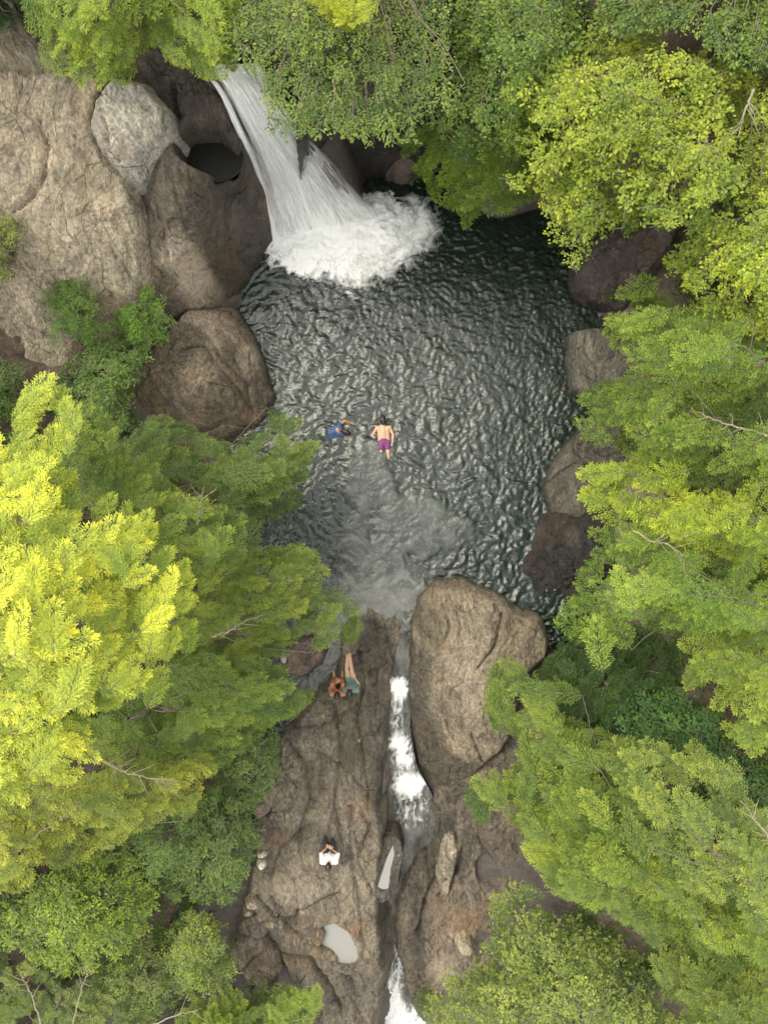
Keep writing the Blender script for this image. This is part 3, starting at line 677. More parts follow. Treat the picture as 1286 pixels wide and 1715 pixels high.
peak = (0.75 * sblob(668, 1152, 20, 17) + 0.75 * sblob(668, 1243, 21, 15) + 0.7 * sblob(676, 1272, 22, 15) + 0.85 * sblob(686, 1312, 28, 18) + 0.35 * sblob(665, 1190, 18, 45) + 0.32 * sblob(690, 1360, 40, 40) + 0.40 * sblob(672, 1605, 14, 40)
        + 0.85 * sblob(655, 1685, 17, 50) + 0.85 * sblob(700, 1705, 32, 22))
streak = fbm(SX * 5.5 + 0.5 * fbm(SX * 2, SY * 2, 2, 215), SY * 1.5, 5, 209, True)
curl = fbm(SX * 4 + 1.2 * fbm(SX * 1.6, SY * 1.6, 3, 217), SY * 4 + 1.2 * fbm(SX * 1.6 + 7, SY * 1.6, 3, 219), 4, 221, True)
sfoam = np.clip(peak * (0.66 + 0.60 * curl) + 0.24 + 0.22 * streak, 0, 1) * sstep(1000, 1050, spy2)
f, used = grid_faces(np.ones(SX.shape, bool))
SZ = SZ + 0.10 * np.clip(sfoam - 0.5, 0, 1) * (1 + fbm(SX * 4, SY * 4, 3, 207))
mesh_obj('stream_water', np.stack([SX, SY, SZ], -1).reshape(-1, 3), f[:, ::-1], M_STREAM, attrs={'shallow_sheen': np.clip((0.40 + 1.1 * fbm(SX * 3.5, SY * 1.0, 4, 211)) * (1.1 - uu[None] ** 2), 0, 1).ravel(), 'foam': sfoam.ravel()},
         kind='structure', label='outlet stream tumbling down the narrow rock crevice')


def puddle(label, outline, z, grow=0.03, mat=None):
    c = np.mean(outline, 0)
    w = np.array([P(a, b, z) for a, b in outline]); cen = w.mean(0)
    n = len(w)
    # densify the rim for a smooth shore
    rim = []
    for i in range(n):
        p0, p1, p2, p3 = w[i - 1], w[i], w[(i + 1) % n], w[(i + 2) % n]
        for t in (0, 0.25, 0.5, 0.75):
            rim.append(0.5 * ((2 * p1) + (p2 - p0) * t + (2 * p0 - 5 * p1 + 4 * p2 - p3) * t * t + (3 * p1 - p0 - 3 * p2 + p3) * t ** 3))
    rim = np.array(rim)
    rim = rim + (rim - cen) / np.linalg.norm(rim - cen, axis=1)[:, None] * grow
    low = rim - np.array([0, 0, 0.08])
    V = np.vstack([cen[None], rim, low]); m = len(rim)
    F_ = [(0, 1 + i, 1 + (i + 1) % m, 1 + (i + 1) % m) for i in range(m)]
    me = bpy.data.meshes.new('puddle')
    me.from_pydata(V.tolist(), [], [(0, 1 + i, 1 + (i + 1) % m) for i in range(m)][::-1] + [(1 + i, 1 + m + i, 1 + m + (i + 1) % m, 1 + (i + 1) % m) for i in range(m)])
    me.materials.append(mat or M_PUDDLE)
    o = bpy.data.objects.new('puddle', me)
    link(o, None, label=label, category='puddle', group='still puddles on the rock')
    return o


puddle('large curved grey puddle in the lower ledge', PUD1, PZ1)
PUD2 = [(658, 1415), (661, 1432), (655, 1454), (651, 1489), (641, 1491), (632, 1486), (637, 1469), (647, 1438)]
rock('rock_shelf', 'low rock shelf under the narrow puddle beside the stream', 'rock', [(662, 1400), (670, 1432), (664, 1462), (660, 1502), (640, 1514), (612, 1502), (606, 1450), (622, 1405)], [(648, 1450, -0.28)], (0.085, 0.074, 0.063), step=0.025, rim=0.06, drop=0.05, rough=0.02, lump=0.02, swirl=0.02, wob=0.03, wetz=-3, steep=5, seed=171, margin=0.3, basin=(PUD2, -0.24))
puddle('narrow grey puddle strip at the edge of stream crevice', PUD2, -0.24)

puddle('black water in the round pothole beside the waterfall', [(354 + 50 * math.cos(t), 262 - 40 * math.sin(t)) for t in np.linspace(0, 2 * math.pi, 15)[:-1]], 3.3, 0.05, plain_material('pothole_water', (0.006, 0.006, 0.005), 0.45, 0.2, 3.0, spec=0.15))

# waterfall: layered sheets over the lip, foam where it lands
fall = empty('waterfall', P(545, 390, 0), label='white waterfall pouring from the lip into the pool', category='waterfall')
LE = [(285, 60, 5.40), (318, 92, 5.25), (340, 120, 5.05), (362, 150, 4.75), (388, 205, 3.9), (412, 262, 2.7), (430, 320, 1.45), (442, 375, 0.45), (447, 405, -0.1)]
RE = [(400, 50, 5.40), (425, 85, 5.25), (446, 122, 5.05), (470, 165, 4.75), (510, 220, 3.9), (550, 262, 2.7), (590, 310, 1.4), (625, 345, 0.45), (640, 362, -0.1)]
def curve(pts, v):
    pts = np.array(pts, float); t = v * (len(pts) - 1); i = np.minimum(t.astype(int), len(pts) - 2); r = (t - i)[:, None]
    p0, p1, p2, p3 = pts[np.maximum(i - 1, 0)], pts[i], pts[i + 1], pts[np.minimum(i + 2, len(pts) - 1)]
    return 0.5 * (2 * p1 + (p2 - p0) * r + (2 * p0 - 5 * p1 + 4 * p2 - p3) * r * r + (3 * p1 - p0 - 3 * p2 + p3) * r ** 3)
nu, nv = 90, 150
v = np.linspace(0, 1, nv); u = np.linspace(0, 1, nu)
L_, R_ = curve(LE, v), curve(RE, v)
fx, fy, fz = rng.integers(0, 9, 3)
off = np.array(fall.location)
for k, (dens, lift) in enumerate([(1.05, 0.0), (0.75, 0.14), (0.45, 0.26)]):
    pix = L_[:, None] * (1 - u[None, :, None]) + R_[:, None] * u[None, :, None]
    pz = pix[..., 2]
    kx = (H - pz) / F
    x = (pix[..., 0] - CX) * kx; y = (CY - pix[..., 1]) * kx
    U, Vv = np.meshgrid(u, v)
    bulge = 0.16 * fbm(U * 7 + k * 7, Vv * 1.6, 4, 220 + k) + 0.07 * fbm(U * 18, Vv * 3, 3, 225 + k)
    nrm = np.array([0.45, -0.55, 0.55])
    amt = (lift + bulge) * sstep(0.2, 0.4, Vv)
    pos = np.stack([x, y, pz], -1) + amt[..., None] * nrm
    body = 0.30 + 0.35 * np.exp(-((U - 0.03) / 0.05) ** 2) + 0.35 * np.exp(-((U - 0.45) / 0.28) ** 2) * sstep(0.05, 0.4, Vv) + 0.35 * sstep(0.6, 1.0, Vv) - 0.3 * np.exp(-((U - 0.14) / 0.05) ** 2) * sstep(1.0, 0.4, Vv)
    body += 0.2 * fbm(U * 5, Vv * 1.2, 3, 230 + k)
    edge = sstep(0.0, 0.03, U + 0.02 * fbm(Vv * 9, U * 2, 3, 240 + k)) * sstep(1.0, 0.90, U + 0.05 * fbm(Vv * 7, U * 3, 3, 243 + k)) * sstep(0.0, 0.03, Vv)
    f, used = grid_faces(np.ones(U.shape, bool))
    mesh_obj('water_sheet', pos.reshape(-1, 3) - off, f[:, ::-1], fall_material('falling_water_%d' % k, 3.7 * k, dens), fall, attrs={'u': U.ravel(), 'v': Vv.ravel(), 'body': np.clip(body, 0, 1).ravel(), 'edge': np.clip(edge, 0, 1).ravel()})
FO = [(432, 425), (440, 395), (455, 365), (490, 345), (540, 325), (600, 315), (650, 315), (680, 335), (698, 365), (702, 405), (690, 440), (655, 455), (635, 490), (600, 515), (570, 495), (540, 475), (500, 465), (455, 450)]
fw = np.array([P(a, b, 0)[:2] for a, b in FO])
X, Y = grid(fw[:, 0].min() - .5, fw[:, 0].max() + .5, fw[:, 1].min() - .5, fw[:, 1].max() + .5, 0.035)
PXX, PYY = X * 60 + CX, CY - Y * 60
core = np.clip(blob(555, 375, 115, 42) * 1.1 + blob(495, 398, 66, 44) * 0.9 + blob(640, 368, 50, 44) * 0.7 + blob(570, 425, 85, 46) * 0.65 - 0.14, 0, 1.10)
for k, (hg, bs) in enumerate([(0.03, 1.0), (0.11, 0.88), (0.20, 0.74)]):
    z = 0.03 + hg * core * (0.7 + 0.6 * fbm(X * 1.6, Y * 1.6, 4, 250 + k)) + 0.06 * core * fbm(X * 4, Y * 4, 4, 255 + k, True)
    d = sdist(X, Y, fw) + 0.35 * fbm(X * 1.5, Y * 1.5, 4, 260 + k)
    th = np.arctan2(PYY - 350, PXX - 570); rr = np.hypot(PXX - 570, PYY - 350) / 60
    tend = fbm(th * 4.0 + 0.5 * fbm(X, Y, 2, 268), rr * 0.9, 4, 266 + k, True)
    body = np.clip(core * bs * 0.85 + 0.06 + 0.30 * fbm(X * 1.6, Y * 1.6, 4, 265) + 0.42 * tend * sstep(1.0, 0.4, core), 0, 1) * sstep(-0.6, 0.5, d)
    f, used = grid_faces(d > -0.6)
    mesh_obj('foam', np.stack([X, Y, z], -1).reshape(-1, 3)[used] - off, f, M_FOAM, fall, attrs={'body': body.ravel()[used]}, kind='stuff')

# ------------------------------------------------------------------ foliage: sprays of single leaves, joined into one crown per plant
def unit(v):
    return v / (np.linalg.norm(v, axis=-1, keepdims=True) + 1e-9)


def spray_conifer(r, twigs=13, leaf=0.082, width=0.42, fan=0.9):
    """flat feathery spray along +x, length 1: returns leaf base, direction, normal, length, tint"""
    B, D, N, Ln, T = [], [], [], [], []
    for i in range(twigs):
        x0 = 0.04 + 0.93 * (i + 0.3 * r.random()) / twigs
        for s in (-1, 1):
            ln = (width * (1 - x0) ** 0.75 + 0.07) * r.uniform(0.65, 1.15)
            if x0 < 0.2: ln *= 0.75
            ang = s * r.uniform(0.75, 1.05) * fan
            lift = r.uniform(-0.08, 0.16)
            td = np.array([math.cos(ang), math.sin(ang), lift])
            base = np.array([x0, 0, -0.18 * x0 * x0 + 0.02 * r.normal()])
            n = max(3, int(ln / 0.041))
            brt = r.uniform(-0.14, 0.14)
            for j in range(n):
                t = (j + 0.5) / n
                p = base + td * ln * t + np.array([0, 0, -0.16 * (ln * t) ** 2 * 3])
                for q in (-1, 1):
                    a = math.atan2(td[1], td[0]) + q * r.uniform(0.45, 1.0)
                    B.append(p); D.append((math.cos(a), math.sin(a), r.uniform(-0.25, 0.40)))
                    N.append((r.normal() * 0.35, r.normal() * 0.35, 1.0)); Ln.append(leaf * r.uniform(0.7, 1.25) * (1.0 - 0.25 * t))
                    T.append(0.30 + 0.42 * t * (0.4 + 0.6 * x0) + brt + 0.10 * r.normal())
    # leading tip
    for j in range(10):
        t = j / 10
        B.append((0.88 + 0.14 * t, 0, -0.16)); D.append((1, r.uniform(-0.9, 0.9), r.uniform(-0.2, 0.3))); N.append((0, 0, 1)); Ln.append(leaf); T.append(0.8)
    return [np.array(a, float) for a in (B, D, N, Ln, T)]


def spray_broad(r, n=70, leaf=0.12, droop=0.5):
    """leafy twig along +x, length 1, leaves hang outward"""
    B, D, N, Ln, T = [], [], [], [], []
    nb = 7
    for k in range(nb):
        x0 = 0.08 + 0.75 * k / nb; s = 1 if k % 2 else -1
        ang = s * r.uniform(0.4, 1.1); ln = r.uniform(0.25, 0.48) * (1.1 - 0.5 * x0)
        td = np.array([math.cos(ang), math.sin(ang), r.uniform(-0.15, 0.3)])
        brt = r.uniform(-0.15, 0.15)
        for j in range(n // nb):
            t = r.random() ** 0.8
            p = np.array([x0, 0, -0.12 * x0 * x0]) + td * ln * t + np.array([r.normal() * 0.05, r.normal() * 0.05, r.normal() * 0.04 - 0.10 * t * t])
            a = ang + r.normal() * 0.8
            B.append(p); D.append((math.cos(a), math.sin(a), -droop * r.random() + 0.15))
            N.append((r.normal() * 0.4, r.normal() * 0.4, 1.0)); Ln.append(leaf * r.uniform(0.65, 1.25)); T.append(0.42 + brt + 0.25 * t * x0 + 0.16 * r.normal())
    return [np.array(a, float) for a in (B, D, N, Ln, T)]


r0 = np.random.default_rng(5)
SPRAYS = {
    'hemlock': ([spray_conifer(r0) for _ in range(7)], 0.34),
    'feather': ([spray_conifer(r0, 11, 0.103, 0.50, 0.75) for _ in range(7)], 0.30),
    'maple': ([spray_broad(r0, 98, 0.105) for _ in range(7)], 0.62),
    'small': ([spray_broad(r0, 98, 0.085, 0.7) for _ in range(7)], 0.50),
    'laurel': ([spray_broad(r0, 77, 0.14, 0.3) for _ in range(7)], 0.36),
}


class Leaves:
    def __init__(self):
        self.v, self.t = [], []

    def add(self, kind, root, d, scale, r, roll=0.25, tint=0.0, grow=1.0):
        protos, wr = SPRAYS[kind]
        B, D, N, Ln, T = protos[r.integers(len(protos))]
        d = np.asarray(d, float); d = d / np.linalg.norm(d)
        up = np.array([r.normal() * roll, r.normal() * roll, 1.0])
        y = np.cross(up, d); y /= np.linalg.norm(y); z = np.cross(d, y)
        R = np.stack([d, y, z], 0)                       # rows: local axes in world
        m = -1 if r.random() < 0.5 else 1
        B2 = B * np.array([1, m, 1]); D2 = D * np.array([1, m, 1])
        b = root + (B2 * scale) @ R; dd = unit(D2 @ R); nn = unit(N @ R)
        side = unit(np.cross(nn, dd)); L = (Ln * scale * grow)[:, None]
        w = L * wr * 0.5
        tip = b + dd * L; mid = b + dd * L * 0.48 + nn * 0 - np.array([0, 0, 1.0]) * L * 0.04
        self.v.append(np.stack([b, mid + side * w, tip, mid - side * w], 1).reshape(-1, 3))
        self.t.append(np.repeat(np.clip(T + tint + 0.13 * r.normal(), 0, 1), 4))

    def build(self, name, parent, color, origin, **props):
        V = np.concatenate(self.v) - origin; T = np.concatenate(self.t)
        Fq = np.arange(len(V)).reshape(-1, 4)
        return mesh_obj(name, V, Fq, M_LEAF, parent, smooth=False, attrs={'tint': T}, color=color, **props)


class Tubes:
    def __init__(self):
        self.v, self.f, self.n = [], [], 0

    def add(self, pts, r0, r1, sides=6):
        pts = np.asarray(pts, float); n = len(pts)
        tan = unit(np.gradient(pts, axis=0))
        ref = np.where(np.abs(tan[:, 2:3]) > 0.9, np.array([[1.0, 0, 0]]), np.array([[0, 0, 1.0]]))
        a = unit(np.cross(tan, ref)); b = np.cross(tan, a)
        rad = np.linspace(r0, r1, n)
        ang = np.arange(sides) * 2 * math.pi / sides
        ring = pts[:, None] + rad[:, None, None] * (a[:, None] * np.cos(ang)[None, :, None] + b[:, None] * np.sin(ang)[None, :, None])
        idx = self.n + np.arange(n * sides).reshape(n, sides)
        q = np.stack([idx[:-1], np.roll(idx, -1, 1)[:-1], np.roll(idx, -1, 1)[1:], idx[1:]], -1).reshape(-1, 4)
        self.v.append(ring.reshape(-1, 3)); self.f.append(q); self.n += n * sides

    def build(self, name, parent, mat, origin=(0, 0, 0), **props):
        return mesh_obj(name, np.concatenate(self.v) - np.asarray(origin), np.concatenate(self.f), mat, parent, **props)


def bend(p, q, sag, r, n=6, wob=0.05):
    t = np.linspace(0, 1, n)[:, None]
    m = np.array(p) * (1 - t) + np.array(q) * t
    m[:, 2] += sag * np.sin(t[:, 0] * math.pi)
    m[1:-1] += r.normal(size=(n - 2, 3)) * wob
    return m


def poisson(poly, spacing, r, tries=2600):
    poly = np.array(poly, float); lo, hi = poly.min(0), poly.max(0)
    n = int(tries + 14 * (hi - lo).prod() / spacing ** 2)
    c = lo + r.random((n, 2)) * (hi - lo)
    sdv = sdist(c[:, 0], c[:, 1], poly)
    c, sdv = c[sdv > 1.0], sdv[sdv > 1.0]
    out, so = [], []
    cell = {}
    for p, s in zip(c, sdv):
        k = (int(p[0] // spacing), int(p[1] // spacing))
        ok = True
        for i in (-1, 0, 1):
            for j in (-1, 0, 1):
                for q in cell.get((k[0] + i, k[1] + j), ()):
                    if (q[0] - p[0]) ** 2 + (q[1] - p[1]) ** 2 < spacing ** 2:
                        ok = False
        if ok:
            cell.setdefault(k, []).append(p); out.append(p); so.append(s)
    return np.array(out), np.array(so)


LEAFCOUNT = [0]
LEAFGAIN = 1.52


def plant(name, label, category, kind, poly, z0, z1, color, trunk=None, aim=None, aimw=0.6, size=1.0, gap=0.37, layers=2, group=None, seed=0, tilt=-0.10, reach=90, thick=0.9, spread=0.5, trunk_r=0.12, bare=0.0, lean=0.0):
    """one tree or shrub: POLY is the crown's outline in photo pixels, Z0 the height of its rim and Z1 of its middle; sprays of SIZE metres grow away from the trunk"""
    r = np.random.default_rng(1000 + seed)
    poly = np.array(poly, float)
    zm = (z0 + z1) / 2
    cpx = poly.mean(0) if trunk is None else np.array(trunk[:2], float)
    zt = z1 + 0.3
    top = P(cpx[0], cpx[1], zm)[:2]
    bx, by = top[0] * (1 + lean), top[1] * (1 + lean)
    bz = terrain_z(bx, by) - 0.25
    base = np.array([bx, by, bz])
    root = empty(name, base, label=label, category=category, group=group)
    lv, tb = Leaves(), Tubes()
    height = max(zt - bz, 0.5)
    tp = np.array([base + np.array([top[0] - bx, top[1] - by, height]) * t + np.array([r.normal(), r.normal(), 0]) * 0.05 * (0 < t < 1) for t in np.linspace(0, 1, 7)])
    tb.add(tp[:6], trunk_r, trunk_r * 0.3, 8)
    pxm = F / (H - zm)
    spacing = gap * size * pxm
    limbs = []
    for layer in range(layers):
        pts, sdv = poisson(poly, spacing * (1.0 if layer == 0 else 1.55), r)
        if len(pts) == 0:
            continue
        rmax = min(reach, sdv.max() + 1)
        for (a, b), s in zip(pts, sdv):
            if bare and r.random() < bare:
                continue
            q = min(1.0, s / rmax)
            z = z0 + (z1 - z0) * q ** 0.8 + r.normal() * 0.16 * size * thick - layer * thick * r.uniform(0.45, 0.9)
            z += 0.75 * size * math.sin(a / 61.0 + seed) * math.cos(b / 47.0 + 2 * seed) * min(1.0, q * 2.5)
            z = max(z, bz + 0.3)
            tip = P(a, b, z)
            ax = np.array([top[0], top[1]])
            dv = tip[:2] - ax
            dist = np.linalg.norm(dv)
            dv = dv / (dist + 1e-6)
            if dist < 0.5:
                an = r.uniform(0, 6.283); dv = np.array([math.cos(an), math.sin(an)])
            if aim is not None:
                av = np.array([aim[0], -aim[1]], float); av /= np.linalg.norm(av)
                dv = dv * (1 - aimw) + av * aimw
            an = math.atan2(dv[1], dv[0]) + r.normal() * spread
            sc = size * r.uniform(0.75, 1.2)
            d3 = np.array([math.cos(an), math.sin(an), tilt + r.normal() * 0.16 + 0.25 * q])
            d3 /= np.linalg.norm(d3)
            rt = tip - d3 * sc
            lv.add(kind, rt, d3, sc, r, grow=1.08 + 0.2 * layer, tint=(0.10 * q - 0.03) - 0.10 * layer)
            limbs.append((rt, d3, sc))
    # spray axes, and a limb from the trunk to every third spray
    for i, (rt, d3, sc) in enumerate(limbs):
        e = rt + d3 * sc * 0.9; e[2] -= 0.14 * sc
        tb.add(np.array([rt, (rt + e) / 2 + np.array([0, 0, 0.02]), e]), 0.010 * sc + 0.003, 0.003, 3)
        if i % 3 == 0 or size < 0.5:
            hz = np.clip((rt[2] - 0.9 - bz) / height, 0.08, 0.80)
            st = base + np.array([top[0] - bx, top[1] - by, height]) * hz
            if np.linalg.norm(st - rt) < 8:
                tb.add(bend(st, rt, 0.10, r, 6, 0.04), 0.022 * max(size, 0.6), 0.008, 4)
    tb.build('trunk', root, M_BARK, base)
    n = sum(len(a) for a in lv.t) // 4
    LEAFCOUNT[0] += n
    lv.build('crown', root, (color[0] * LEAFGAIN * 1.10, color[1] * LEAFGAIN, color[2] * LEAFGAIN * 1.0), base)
    return root


